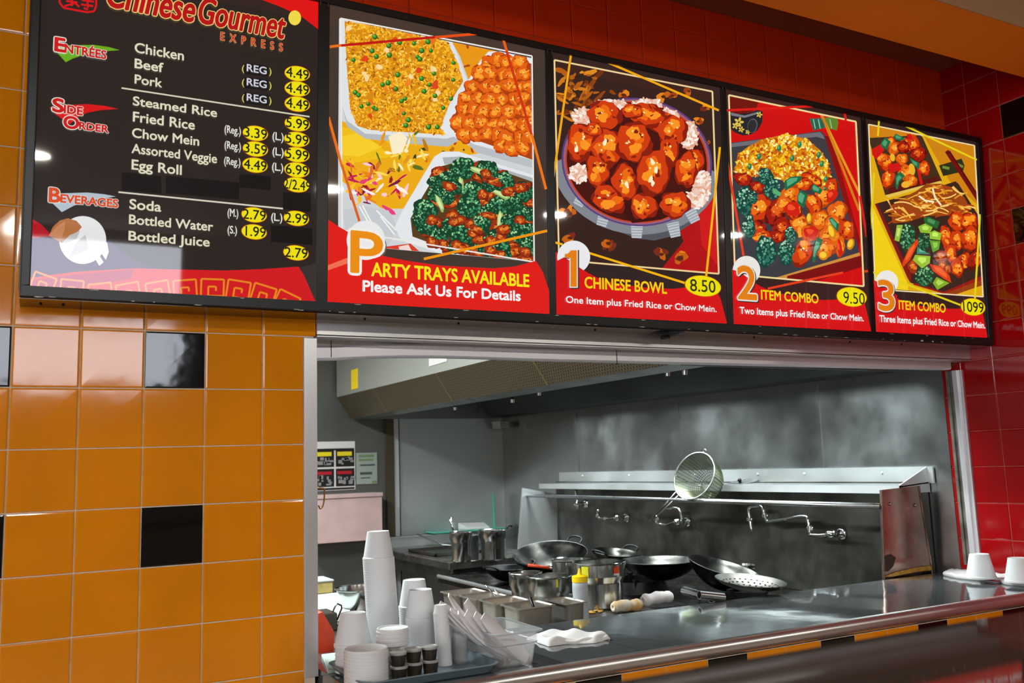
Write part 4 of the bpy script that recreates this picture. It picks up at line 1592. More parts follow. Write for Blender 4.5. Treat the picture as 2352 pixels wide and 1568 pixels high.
def sinband(sock, fr):
    a = nt_.nodes.new('ShaderNodeMath')
    a.operation = 'MULTIPLY'
    a.inputs[1].default_value = fr
    nt_.links.new(sock, a.inputs[0])
    b = nt_.nodes.new('ShaderNodeMath')
    b.operation = 'SINE'
    nt_.links.new(a.outputs[0], b.inputs[0])
    return b.outputs[0]


mulh = nt_.nodes.new('ShaderNodeMath')
mulh.operation = 'MULTIPLY'
nt_.links.new(sinband(sep.outputs['Y'], 2 * PI / 0.022), mulh.inputs[0])
nt_.links.new(sinband(sep.outputs['Z'], 2 * PI / 0.026), mulh.inputs[1])
rmp = nt_.nodes.new('ShaderNodeMapRange')
rmp.inputs['From Min'].default_value = 0.15
rmp.inputs['From Max'].default_value = 0.45
nt_.links.new(mulh.outputs[0], rmp.inputs['Value'])
mxp = nt_.nodes.new('ShaderNodeMix')
mxp.data_type = 'RGBA'
mxp.inputs['A'].default_value = lin((92, 82, 62))
mxp.inputs['B'].default_value = lin((30, 27, 18))
nt_.links.new(rmp.outputs['Result'], mxp.inputs['Factor'])
nt_.links.new(mxp.outputs['Result'], nt_.nodes['Principled BSDF'].inputs['Base Color'])
w = MB()
hslab(w, [(2.2, 2.046), (2.31, 1.876), (2.318, 1.882), (2.21, 2.05)], 0)
for y in (1.3, 2.45, 3.6):
    w.hexa([(2.199, y, 2.045 + hz(y)), (2.309, y, 1.875 + hz(y)), (2.309, y + .02, 1.875 + hz(y)), (2.199, y + .02, 2.045 + hz(y)), (2.205, y, 2.05 + hz(y)), (2.315, y, 1.88 + hz(y)), (2.315, y + .02, 1.88 + hz(y)), (2.205, y + .02, 2.05 + hz(y))], 1)
adopt(w.build('supply_band', [pf, mat('band_joint', (104, 92, 62), .4, .4)]), hood)
w = MB()
hslab(w, [(2.31, 1.876), (2.46, 1.868), (2.466, 1.90), (2.456, 1.90), (2.45, 1.878), (2.316, 1.886)])
adopt(w.build('lip', [STEELD]), hood)
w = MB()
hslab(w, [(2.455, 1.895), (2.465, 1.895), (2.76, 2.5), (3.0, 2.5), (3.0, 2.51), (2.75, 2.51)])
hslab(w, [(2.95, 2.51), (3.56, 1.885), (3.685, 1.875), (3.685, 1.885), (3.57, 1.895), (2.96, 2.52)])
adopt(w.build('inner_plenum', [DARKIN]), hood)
w = MB()
hslab(w, [(2.33, 1.868), (3.69, 1.868), (3.69, 2.6), (2.33, 2.6)], 0, HY1 - .012, HY1)
adopt(w.build('end_panel', [STEELD]), hood)
w = MB()
hslab(w, [(2.33, 1.868), (3.69, 1.868), (3.69, 2.6), (2.33, 2.6)], 0, HY0, HY0 + .01)
adopt(w.build('end_panel', [STEELD]), hood)
w = MB()
w.box(2.195, 2.2, onX(1028, 840, 2.2).y, onX(987, 845, 2.2).y, 2.064 + .05, 2.17)
adopt(w.build('sticker', [PAPER]), hood)['label'] = 'white sticker'
w = MB()
ya, yb = onX(822, 870, 2.2).y, onX(808, 870, 2.2).y
w.box(2.195, 2.2, ya, yb, 2.105, 2.255)
adopt(w.build('tag', [YELLOW]), hood)['label'] = 'yellow tag'
for (u, v, L) in ((1045, 935, .05), (1177, 917, .06), (1573, 850, .05), (1533, 853, .03), (1238, 900, .02)):
    p = onX(u, v, 2.62)
    w = MB()
    w.lathe([(0.0, 0), (0.012, 0), (0.014, 0.02), (0.008, 0.028), (0.008, L), (0.0, L)], 12, (p.x, p.y, p.z - .02))
    w.tube([(p.x, p.y, p.z - .02 + L), (p.x + 0.0, p.y, 2.3)], 0.006, 8)
    adopt(w.build('nozzle', [CHROME], auto=40), hood)
gb = empty('grease_cup', (3.5, 4.3, 1.84), 'small steel grease cup under the back corner of the hood', 'cup')
p = onX(1152, 976, 3.62)
w = MB()
w.box(p.x - .06, p.x + .02, p.y - .10, p.y + .06, p.z - .03, p.z + .03)
w.box(p.x - .065, p.x + .025, p.y - .105, p.y + .065, p.z + .018, p.z + .034)
adopt(w.build('body', [POT], bevel=0.004), gb)

# ------------------------------------------------------------------ wok range
RZ = 0.80
rg = empty('wok_range', (3.0, 1.7, 0), 'long sooty steel wok range along the right kitchen wall', 'range')
w = MB()
w.box(2.50, 3.69, 0.32, 3.04, 0.12, RZ - 0.04)
for x in (2.56, 3.6):
    for y in (0.4, 2.95):
        w.lathe([(0.025, 0), (0.025, 0.13)], 12, (x, y, 0))
adopt(w.build('body', [REDSTEEL], auto=40), rg)
w = MB()
prof = [(2.437, RZ - .02), (2.44, RZ - 0.006), (2.447, RZ), (3.69, RZ), (3.69, RZ - 0.045), (2.437, RZ - 0.045)]
n = len(prof)
w.add([(x, y, z) for y in (0.30, 3.05) for x, z in prof], [(i, (i + 1) % n, n + (i + 1) % n, n + i) for i in range(n)] + [tuple(range(n)), tuple(range(2 * n - 1, n - 1, -1))])
adopt(w.build('deck', [WOKST], auto=30), rg)
w = MB()
w.tube([(2.44, 0.30, RZ - 0.008), (2.44, 3.05, RZ - 0.008)], 0.012, 12)
adopt(w.build('front_rail', [STEELH], smooth=True), rg)
w = MB()
w.box(3.625, 3.692, 0.262, 3.50, RZ + 0.002, 1.36)
sg2 = empty('splash_guard', (3.65, 1.85, RZ), 'sooty steel backsplash with shelf, rail and end panels behind the wok range', 'splash guard')
adopt(w.build('backsplash', [SOOT]), sg2)
w = MB()
w.hexa([(3.50, 0.25, 1.340), (3.692, 0.25, 1.352), (3.692, 3.53, 1.352), (3.50, 3.53, 1.340), (3.50, 0.25, 1.346), (3.692, 0.25, 1.358), (3.692, 3.53, 1.358), (3.50, 3.53, 1.346)])
adopt(w.build('shelf_top', [mat('shelf_top_steel', (120, 124, 124), .4, 1.0, rvar=.1, vscale=3)]), sg2)
w = MB()
w.box(3.494, 3.502, 0.25, 3.53, 1.312, 1.348)
w.box(3.683, 3.693, 0.22, 3.54, 1.352, 1.427)
w.slab([(3.494, 0.25, 1.312), (3.692, 0.25, 1.312), (3.692, 0.25, 1.427), (3.685, 0.25, 1.427), (3.494, 0.25, 1.35)], (0, 0.006, 0))
for y in (0.5, 1.0, 1.35, 1.9, 2.6, 3.2):
    w.ball((3.682, y, 1.40), 0.006, seg=8)
adopt(w.build('shelf', [STEELH], auto=40), sg2)
w = MB()
w.tube([(3.36, 0.258, 1.265), (3.36, 3.482, 1.265)], 0.0125, 14)
adopt(w.build('rail', [STEEL], smooth=True), sg2)
# end panels
pn = [onY(2025, 1125, 0.25), onY(2110, 1115, 0.25), onY(2146, 1312, 0.25), onY(2026, 1328, 0.25)]
pn[1].x = min(pn[1].x, 3.69)
pn[2].x = min(pn[2].x, 3.69)
pn[2].z = RZ + .003
pn[3].z = RZ + .003
w = MB()
w.slab(pn, (0, 0.012, 0))
w.tube([pn[0] + Vector((0, -.001, 0)), pn[3] + Vector((0, -.001, 0))], 0.004, 8)
w.tube([pn[1] + Vector((0, -.001, 0)), pn[2] + Vector((0, -.001, 0))], 0.004, 8)
for (u, v) in ((2045, 1157), (2102, 1160)):
    w.ball(onY(u, v, 0.248), 0.008, seg=10)
o = adopt(w.build('end_panel', [REDSTEEL], auto=40), sg2)
o['label'] = 'near end panel reflecting the red menu'
w = MB()
q = [onY(u, v, 0.246) for u, v in ((2030, 1280), (2046, 1272), (2058, 1280), (2052, 1300), (2040, 1312), (2030, 1312))]
w.add(q, [tuple(range(6))], 0)
q = [onY(u, v, 0.246) for u, v in ((2030, 1324), (2060, 1312), (2110, 1302), (2142, 1298), (2142, 1308), (2100, 1314), (2050, 1324))]
w.add(q, [tuple(range(7))], 1)
o = adopt(w.build('burnt_spots', [STAIN, GREASE]), sg2)
o['kind'] = 'stuff'
pn = [onY(1200, 1120, 3.48), onY(1280, 1135, 3.48), onY(1280, 1262, 3.48), onY(1188, 1275, 3.48)]
pn[2].z = pn[3].z = RZ + .003
w = MB()
w.slab(pn, (0, 0.012, 0))
adopt(w.build('end_panel', [STEELH], auto=40), sg2)['label'] = 'far end panel'


def ringburner(x, y):
    w = MB()
    w.ring([(0.17, 0.0), (0.19, 0.0), (0.175, 0.06), (0.165, 0.06)], 28, (x, y, RZ))
    for k in range(6):
        a = k * PI / 3
        w.box(x + .165 * math.cos(a) - .012, x + .165 * math.cos(a) + .012, y + .165 * math.sin(a) - .012, y + .165 * math.sin(a) + .012, RZ, RZ + .075)
    adopt(w.build('burner_ring', [IRON], auto=40), rg)


# ------------------------------------------------------------------ far table
pcn = onY(1030, 1291, 3.08)
TZ, TX = pcn.z, pcn.x
ft = empty('work_table', (TX + .4, 3.7, 0), 'steel work table with a low backsplash in the far corner of the kitchen', 'table')
w = MB()
w.box(TX, 3.285, 3.07, 4.44, TZ - 0.05, TZ)
adopt(w.build('top', [mat('table_steel', (168, 166, 160), .3, 1.0, var=.35, vscale=5, rvar=.1)], bevel=0.004), ft)
zb = onY(1050, 1222, 4.44).z
w = MB()
w.box(TX + .02, 3.285, 4.425, 4.455, TZ, zb)
w.box(TX + .02, 3.285, 4.40, 4.46, zb - .008, zb)
adopt(w.build('backsplash', [STEELH], bevel=0.003), ft)
w = MB()
w.box(TX + .03, 3.25, 3.12, 4.4, 0.25, 0.28)
w.box(TX + .04, 3.25, 3.15, 4.4, TZ - .14, TZ - .05)
adopt(w.build('under_shelf', [STEELW]), ft)
for x, y in ((TX + .05, 3.12), (3.22, 3.12), (TX + .05, 4.36), (3.22, 4.36)):
    w = MB()
    w.tube([(x, y, 0), (x, y, TZ - .05)], 0.02, 12)
    adopt(w.build('leg', [STEEL], smooth=True), ft)
gs = empty('glass_shelf', (3.1, 4.3, zb), 'green edged glass strip above the backsplash in the far corner', 'glass')
w = MB()
w.box(2.95, 3.60, 4.30, 4.5, zb + .012, zb + .022)
adopt(w.build('pane', [mat('green_glass', (70, 176, 150), 0.1, spec=0.6)]), gs)
w = MB()
w.box(3.585, 3.592, 4.49, 4.506, zb - .2, zb + .3)
adopt(w.build('upright', [mat('green_glass', (70, 176, 150), 0.1)]), gs)

# ------------------------------------------------------------------ prep table behind the counter
PZ = 0.87
pt = empty('prep_table', (1.2, 0.6, 0), 'dark steel prep table close behind the serving counter', 'table')
w = MB()
w.box(-0.5, 2.425, 0.235, 1.16, PZ - 0.045, PZ)
adopt(w.build('top', [SOOT], bevel=0.004), pt)
w = MB()
w.box(-0.46, 2.40, 0.27, 1.12, 0.3, 0.33)
adopt(w.build('under_shelf', [STEELW]), pt)
for x in (-.44, 1.1, 2.38):
    for y in (0.29, 1.1):
        w = MB()
        w.tube([(x, y, 0), (x, y, PZ - .045)], 0.02, 12)
        adopt(w.build('leg', [STEEL], smooth=True), pt)


sd = empty('side_table', (0.5, 1.6, 0), 'dark steel side table deeper in the kitchen behind the left jamb', 'table')
w = MB()
w.box(-0.5, 1.47, 1.2, 2.6, PZ - 0.045, PZ)
adopt(w.build('top', [SOOT], bevel=0.004), sd)
for x in (-.44, 1.42):
    for y in (1.25, 2.55):
        w = MB()
        w.tube([(x, y, 0), (x, y, PZ - .045)], 0.02, 12)
        adopt(w.build('leg', [STEEL], smooth=True), sd)

# ------------------------------------------------------------------ pots
def pot_mesh(rim, h, name='inset_pot', step=0.34):
    r2 = rim
    r1 = rim * 0.84
    t = 0.003
    zt = h * (1 - step)
    out = [(0, 0), (r1 * .94, 0), (r1, 0.008), (r1, zt - .02), (r1 * 1.02, zt - .01), (r2 * .97, zt + .012), (r2 * .975, h - .008), (r2, h - .006), (r2 * 1.015, h - .002), (r2, h),
           (r2 * .975 - t, h - .004), (r2 * .97 - t, zt + .014), (r1 - t, zt - .012), (r1 - t, 0.01), (0, 0.008)]
    return out


def pot(name, u, vb, wpx, vtop, z, label, cat='pot', group=None, step=0.34, content=None):
    c = onZ(u, vb, z)
    k = ppm(c)
    r = wpx / 2 / k
    back = ray(u, vb)
    back.z = 0
    back.normalize()
    c = c + back * (r * 0.84)
    k = ppm(c)
    r = wpx / 2 / k
    h = (vb - vtop) / k * 0.97
    e = empty(name, c, label, cat, group)
    w = MB()
    w.lathe(pot_mesh(r, h, step=step), 40)
    local('body', w, [POT], e, auto=28)
    if content:
        w = MB()
        w.lathe([(0, h * .55), (r * .8, h * .55), (r * .8, h * .55 - .01), (0, h * .55 - .01)], 28)
        local('sauce', w, [content], e, auto=30)
    e['rim'] = r
    return e, r, h


pB, rB, hB = pot('inset_pot', 1264, 1392, 105, 1327, PZ, 'middle sized steel pot with a yellow reflection, just left of the squeeze bottle', step=.56)
pA, rA, hA = pot('inset_pot', 1209, 1388, 78, 1318, PZ, 'small steel pot half hidden at the left end of the front pots', step=.5)
pC, rC, hC = pot('inset_pot', 1381, 1402, 124, 1296, PZ, 'largest steel pot with an orange sticker, right of the squeeze bottle', step=.36)
pD, rD, hD = pot('inset_pot', 1319, 1366, 100, 1288, PZ, 'wide steel pot behind the largest pot', step=.5)


def wrap_patch(e, r, z0, z1, a0, a1, m_, name):
    w = MB()
    n = 8
    vs = []
    for i in range(n + 1):
        a = a0 + (a1 - a0) * i / n
        for z in (z0, z1):
            vs.append((r * math.cos(a), r * math.sin(a), z))
    w.add(vs, [(2 * i, 2 * i + 2, 2 * i + 3, 2 * i + 1) for i in range(n)])
    return local(name, w, [m_], e, smooth=True)


def facing(e):
    d = CW - e.location
    return math.atan2(d.y, d.x)


fa = facing(pC)
wrap_patch(pC, rC * .98 + .001, hC * .78, hC * .92, fa + .55, fa + .80, mat('orange_label', (222, 70, 30), .5), 'sticker')
wrap_patch(pC, rC * .98 + .001, hC * .74, hC * .78, fa + .55, fa + .80, PAPER, 'sticker')
wrap_patch(pC, rC * .98 + .001, hC * .72, hC * .94, fa - .72, fa - .42, mat('yellow_reflection', (206, 200, 40), .5), 'sticker')  # yellow patch paints a tag's reflection onto the steel
wrap_patch(pB, rB * .98 + .001, hB * .66, hB * .94, fa + .34, fa + .44, mat('yellow_reflection', (206, 200, 40), .5), 'sticker')  # narrow yellow strip, likewise a painted tag reflection

# pots of the far table, each with a ladle standing in it
for i, (u, wpx, vt, vb, lab) in enumerate(((1060, 54, 1222, 1291, 'left one of the two tall steel pots on the far work table'), (1133, 66, 1218, 1288, 'right one of the two tall steel pots on the far work table'))):
    e, r, h = pot('inset_pot', u, vb, wpx, vt, TZ, lab, step=.28)
    if i == 0:
        la = empty('ladle', e.location + Vector((0, 0, .012)), 'steel ladle standing in the left tall pot of the far table', 'ladle')
        tip = onY(1034, 1188, e.location.y)
    else:
        la = empty('ladle', e.location + Vector((0, 0, .012)), 'black handled ladle standing in the right tall pot of the far table', 'ladle')
        tip = onY(1176, 1208, e.location.y)
    tip = tip - la.location
    w = MB()
    w.tube([(0, 0, 0.03), (tip.x * .8, 0, h + .01), tip], 0.008, 10)
    local('handle', w, [CHROME if i == 0 else IRON], la, smooth=True)
    w = MB()
    w.lathe([(0, 0), (0.025, 0.006), (0.04, 0.03), (0.038, 0.03), (0.022, 0.009), (0, 0.004)], 18)
    local('bowl', w, [POT], la, smooth=True)
cn = onZ(1092, 1286, TZ)
e = empty('canister', cn + Vector((.0, .08, 0)), 'small pale steel canister between the two tall pots', 'canister')
w = MB()
w.box(-.045, .045, -.045, .045, 0, .16)
w.box(-.05, .05, -.05, .05, .15, .165)
local('body', w, [STEEL], e, bevel=.004)
e = empty('paper_sheet', Vector((3.36, 4.42, zb + .0235)), 'folded pale paper lying on the glass strip behind the tall pots', 'paper')
w = MB()
w.hexa([(-.10, -.08, 0), (.10, -.08, 0), (.12, .06, 0), (-.12, .06, 0), (-.10, -.08, .02), (.10, -.08, .012), (.12, .06, .04), (-.12, .06, .05)])
local('sheet', w, [PAPER], e)
e = empty('sheet_pan', Vector((TX + .28, 3.75, TZ)), 'shallow steel pan lying on the far work table left of the pots', 'pan')
w = MB()
w.box(-.2, .16, -.26, .26, 0, .004)
for (a, b, c, d_) in ((-.2, .16, -.26, -.25), (-.2, .16, .25, .26), (-.2, -.19, -.26, .26), (.15, .16, -.26, .26)):
    w.box(a, b, c, d_, 0, .022)
local('pan', w, [STEELW], e)
e = empty('tongs', Vector((TX + .30, 3.86, TZ + .022)), 'long steel tongs resting on the shallow pan of the far table', 'tongs')
for s_ in (-1, 1):
    w = MB()
    w.tube([(-.12, .22, .10), (0.02, 0.05 + .004 * s_, .02), (.16, -.16 + .02 * s_, .006)], 0.005, 8)
    local('arm', w, [STEEL], e, smooth=True)

# ------------------------------------------------------------------ steel food pans in a row behind the counter
rimz = PZ + 0.102
La, Rb = onZ(1190, 1399, rimz), onZ(1291, 1392, rimz)
pw = min(0.2, max(0.15, (Rb - La).length))
pd_ = 0.155


def foodpan(loc, wx, wy, h, label, content=None):
    e = empty('food_pan', loc, label, 'pan', 'steel food pans behind the counter')
    w = MB()
    b = 0.012
    L = [(-wx / 2 + b, -wy / 2 + b, 0), (wx / 2 - b, -wy / 2 + b, 0), (wx / 2 - b, wy / 2 - b, 0), (-wx / 2 + b, wy / 2 - b, 0)]
    # loops: outside bottom, outside top, flange out, flange lip, flange in, inside bottom

    def loop(ins, z, rr):
        out = []
        for (sx, sy) in ((-1, -1), (1, -1), (1, 1), (-1, 1)):
            cx, cy = sx * (wx / 2 - ins - rr), sy * (wy / 2 - ins - rr)
            a0 = math.atan2(sy, sx) - PI / 4
            for k in range(5):
                a = a0 + PI / 2 * k / 4
                out.append((cx + rr * math.cos(a), cy + rr * math.sin(a), z))
        return out
    loops = [loop(.02, 0, .02), loop(.013, .006, .022), loop(.009, h - .012, .022), loop(.007, h - .002, .02), loop(0, h - .004, .014), loop(0.0, h, .014), loop(.007, h + .001, .02), loop(.011, h - .004, .02), loop(.016, .008, .02), loop(.022, .004, .02)]
    vs = [p for lp in loops for p in lp]
    n = 20
    fs = []
    for j in range(len(loops) - 1):
        for k in range(n):
            k2 = (k + 1) % n
            fs.append((j * n + k, j * n + k2, (j + 1) * n + k2, (j + 1) * n + k))
    fs.append(tuple(range(n - 1, -1, -1)))
    fs.append(tuple((len(loops) - 1) * n + k for k in range(n)))
    w.add(vs, fs)
    local('body', w, [mat('pan_steel', (196, 190, 180), .36, 0.9, var=.25, vscale=8, rvar=.06)], e, auto=35)
    if content:
        w = MB()
        zc = h * .62
        w.box(-wx / 2 + .017, wx / 2 - .017, -wy / 2 + .017, wy / 2 - .017, zc - .02, zc)
        local('contents', w, [content], e)
    return e


FX, FY = La.x + pw / 2, La.y + pd_ / 2
names = ['steel food pan nearest the counter in the row, holding a dark spoon', 'steel food pan with reddish food, second from the counter', 'steel food pan with two thin spoons, third from the counter', 'steel food pan farthest from the counter, at the left end of the row']
for k in range(4):
    if FY + pd_ / 2 + k * .165 > 1.158:
        break
    foodpan((FX - (.012 * k), FY + k * .165, PZ), pw, pd_, 0.102, names[k], mat('chopped_food', (196, 150, 110), .6, var=.7, vscale=60, var2=(120, 40, 20)) if k == 1 else None)
foodpan((FX + pw / 2 + .075 + .02, FY + .02, PZ), 0.108, pd_ * 1.1, 0.098, 'narrow steel food pan beside the squeeze bottle')
for i, (u0, v0, u1, v1, m_, lab) in enumerate(((1115, 1344, 1140, 1372, CHROME, 'thin steel spoon leaning in the row of food pans, left one'), (1136, 1354, 1168, 1384, CHROME, 'thin steel spoon leaning in the row of food pans, right one'), (1218, 1372, 1226, 1396, IRON, 'dark spoon handle standing in the nearest food pan'))):
    ybase = FY + (.33 if i < 2 else .0)
    a, b = onY(u0, v0, ybase + .02), onY(u1, v1, ybase)
    dv = (b - a).normalized()
    b = b + dv * 0.05
    e = empty('spoon', b, lab, 'spoon')
    w = MB()
    w.tube([a - b, (0, 0, 0)], 0.0038 if i < 2 else .006, 8)
    local('handle', w, [m_], e, smooth=True)
    w = MB()
    w.ball((0, 0, -.004), 0.018, 0.012, 0.006, 10)
    local('bowl', w, [m_], e, smooth=True)

# squeeze bottle with a yellow cap
p = onZ(1336, 1432, PZ)
k = ppm(p)
r = 37 / 2 / k
bt = empty('squeeze_bottle', p, 'translucent squeeze bottle with a yellow nozzle cap behind the counter', 'bottle')
hb = (1432 - 1338) / k
prof = [(0, 0), (r * .96, 0), (r, .006)]
for i in range(1, 9):
    z = hb * i / 9
    prof.append((r * (1.0 - .05 * (math.cos(i * 2.1) * .5 + .5)), z))
prof += [(r * .97, hb - .004), (r * .9, hb), (0, hb)]
w = MB()
w.lathe(prof, 28)
local('body', w, [BOTTLE], bt, smooth=True)
w = MB()
hc = (1338 - 1308) / k
w.lathe([(0, hb), (r * .99, hb), (r * .99, hb + hc * .42), (r * .9, hb + hc * .46), (r * .35, hb + hc * .52), (r * .22, hb + hc * .7), (r * .12, hb + hc), (0, hb + hc)], 28)
local('cap', w, [YELLOW], bt, auto=35)


# towels behind the counter
def roll(u0, v0, u1, v1, z, rad, name, label, m_, seed):
    a, b = onZ(u0, v0, z), onZ(u1, v1, z)
    e = empty(name, (a + b) / 2, label, 'towel')
    d = (b - a) / 2
    rg_ = random.Random(seed)
    w = MB()
    n = 14
    pts = []
    rr = []
    for i in range(n + 1):
        t = -1 + 2 * i / n
        pts.append((d.x * t, d.y * t, rad * (1 + .1 * math.sin(3 * t + seed))))
        rr.append(rad * (1 + .09 * math.sin(7 * t + seed) + rg_.uniform(-.06, .06)) * (0.75 if i in (0, n) else 1))
    w.tube(pts, rad, 18, rr=rr)
    o = local('cloth', w, [m_], e, smooth=True)
    w = MB()
    q = Vector(pts[0])
    M = Vector((d.x, d.y, 0)).to_track_quat('Z', 'Y').to_matrix()
    w.ring([(rad * .25, -.004), (rad * .75, -.004), (rad * .75, .004), (rad * .25, .004)], 18, q, M=M)
    local('fold', w, [m_], e, smooth=True)
    return e


roll(1478, 1392, 1541, 1383, PZ, 0.026, 'towel', 'white towel rolled up behind the counter', CLOTH, 1)
roll(1410, 1408, 1472, 1400, PZ, 0.024, 'towel', 'soiled yellowish towel rolled up near the largest pot', CLOTHD, 3)
e = empty('food_scraps', onZ(1366, 1406, PZ), 'yellow food scraps beside the soiled towel', 'scraps')
sr = random.Random(3)
w = MB()
for i in range(9):
    w.ball((sr.uniform(-.05, .05), sr.uniform(-.02, .02), .004), sr.uniform(.006, .014), sr.uniform(.006, .012), .004, 8)
local('scrap_pile', w, [GREASE], e)['kind'] = 'stuff'


# ------------------------------------------------------------------ woks on the range
def wok(u, v, wpx, z, label, tilt=(0, 0, 0), m_=WOKST, handles='loops', dep=0.3, raise_=0.0):
    c = onZ(u, v, z)
    r = wpx / 2 / ppm(c)
    e = empty('wok', (c.x, c.y, z + raise_), label, 'wok')
    e.rotation_euler = tilt
    h = r * 2 * dep
    R_ = (r * r + h * h) / (2 * h)
    prof = []
    n = 9
    am = math.asin(min(1, r / R_))
    for i in range(n + 1):
        a = am * i / n
        prof.append((R_ * math.sin(a), R_ - R_ * math.cos(a)))
    prof += [(r + .004, h + .002), (r, h + .006)]
    for i in range(n, -1, -1):
        a = am * i / n
        prof.append((max(0, (R_ - .003) * math.sin(a) - .002), R_ - (R_ - .003) * math.cos(a) + .001))
    prof[0] = (0, 0)
    prof[-1] = (0, prof[-1][1])
    w = MB()
    w.lathe(prof, 44)
    local('pan', w, [m_], e, smooth=True)
    if handles == 'loops':
        for s_ in (-1, 1):
            w = MB()
            pts = [(s_ * r, -.05, h), (s_ * (r + .035), -.045, h + .02), (s_ * (r + .045), 0, h + .028), (s_ * (r + .035), .045, h + .02), (s_ * r, .05, h)]
            w.tube(smoothpath(pts, 5), 0.006, 8)
            local('handle', w, [IRON], e, smooth=True)
    return e, r, h


for (x, y) in ((2.98, 2.55), (2.98, 1.62), (2.95, 0.75)):
    ringburner(x, y)
wok(1268, 1330, 172, RZ + .0, 'big grey wok tilted towards the room, behind the front pots', (math.radians(7), math.radians(-12), math.radians(20)), WOKST, 'loops', .26, .04)
wok(1172, 1336, 118, RZ, 'black iron wok at the far left end of the range', (0, 0, .4), IRON, 'loops', .26, .002)
e, r_, h_ = wok(1412, 1312, 108, RZ, 'dark wok with a loop handle behind the largest pot', (math.radians(8), 0, 0.35), WOKST, 'loops', .3, .03)
wok(1520, 1360, 185, RZ, 'wide sooty wok on its ring in the middle of the range', (0, 0, .3), WOKST, None, .24, .062)
e, r_, h_ = wok(1655, 1372, 170, RZ, 'shiny dark wok with a tube handle near the counter', (math.radians(14), math.radians(10), 0), WOKST, None, .3, .04)


def tube_handle(parent, p0, p1, rad, m_=STEEL):
    a, b = Vector(p0), Vector(p1)
    w = MB()
    M = (b - a).to_track_quat('Z', 'Y').to_matrix()
    L = (b - a).length
    w.ring([(rad, 0), (rad, L), (rad * .82, L), (rad * .82, 0)], 20, a, M=M)
    o = w.build('handle', [m_], auto=40)
    adopt(o, parent)
    return o


bpy.context.view_layer.update()


def adopt_rot(o, parent):
    o.parent = parent
    o.matrix_parent_inverse = Matrix.LocRotScale(parent.location, parent.rotation_euler, parent.scale).inverted()


o = tube_handle(e, onZ(1572, 1356, .93), onZ(1634, 1374, .93), 0.018)
adopt_rot(o, e)
# perforated skimmer resting on the back edge of the counter
c = onZ(1731, 1358, ZC + .005)
r = 81 / ppm(c)
sk = empty('skimmer', (c.x, c.y + .02, ZC + .006), 'wide perforated steel skimmer resting on the back edge of the counter', 'skimmer')
sk.rotation_euler = (math.radians(6), math.radians(3), 0)
w = MB()
prof = [(0, 0), (r * .5, .006), (r * .85, .024), (r, .04), (r, .043), (r * .84, .028), (r * .49, .009), (0, .003)]
w.lathe(prof, 44)
for ring_r, cnt in ((.2, 6), (.35, 12), (.5, 18), (.65, 24), (.8, 30)):
    for k in range(cnt):
        a = 2 * PI * k / cnt + ring_r
        x, y = r * ring_r * math.cos(a), r * ring_r * math.sin(a)
        zz = .0042 + (.006 * ring_r / .5 if ring_r < .5 else .006 + .018 * (ring_r - .5) / .35)
        w.lathe([(.0045, 0), (.0045, .0012)], 8, (x, y, zz), 1)
local('dish', w, [STEELW, mat('hole_dark', (14, 14, 14), .8)], sk, auto=40)
o = tube_handle(sk, onZ(1606, 1366, ZC + .03), onZ(1662, 1372, ZC + .012), 0.0165)
adopt_rot(o, sk)
# small steel bowls stacked on the range
c = onZ(1756, 1356, RZ + .02)
k = ppm(c)
for i in range(3):
    e = empty('bowl', (c.x + .06, c.y + .2, RZ + .03 + i * .018), ['lowest of the small steel bowls stacked behind the skimmer', 'middle of the small steel bowls stacked behind the skimmer', 'topmost small steel bowl stacked behind the skimmer'][i], 'bowl', 'small steel bowls behind the skimmer')
    w = MB()
    rr = 23 / k
    w.lathe([(0, 0), (rr * .7, 0), (rr * .9, .03), (rr, .06), (rr * 1.03, .062), (rr * .98, .064), (rr * .87, .032), (rr * .68, .004), (0, .004)], 28)
    local('body', w, [POT], e, auto=40)
e = empty('bowl_stand', (c.x + .06, c.y + .2, RZ), 'low iron trivet under the small steel bowls', 'trivet')
w = MB()
w.ring([(0.035, 0), (0.05, 0), (0.05, .03), (0.035, .03)], 20)
local('ring', w, [IRON], e, auto=40)
# orange handled spatula
a, b = onZ(1212, 1297, RZ + .16), onZ(1262, 1304, RZ + .14)
e = empty('spatula', b, 'orange handled spatula lying across the woks', 'spatula')
w = MB()
w.tube([a - b, Vector((0, 0, 0))], 0.0085, 12)
local('handle', w, [mat('spatula_orange', (190, 58, 16), .4)], e, smooth=True)
w = MB()
d = (b - a).normalized()
w.tube([Vector((0, 0, 0)), d * .16 + Vector((0, 0, -.02))], 0.006, 8)
w.box(.15, .22, -.05, .05, -.03, -.026)
local('blade', w, [STEEL], e)


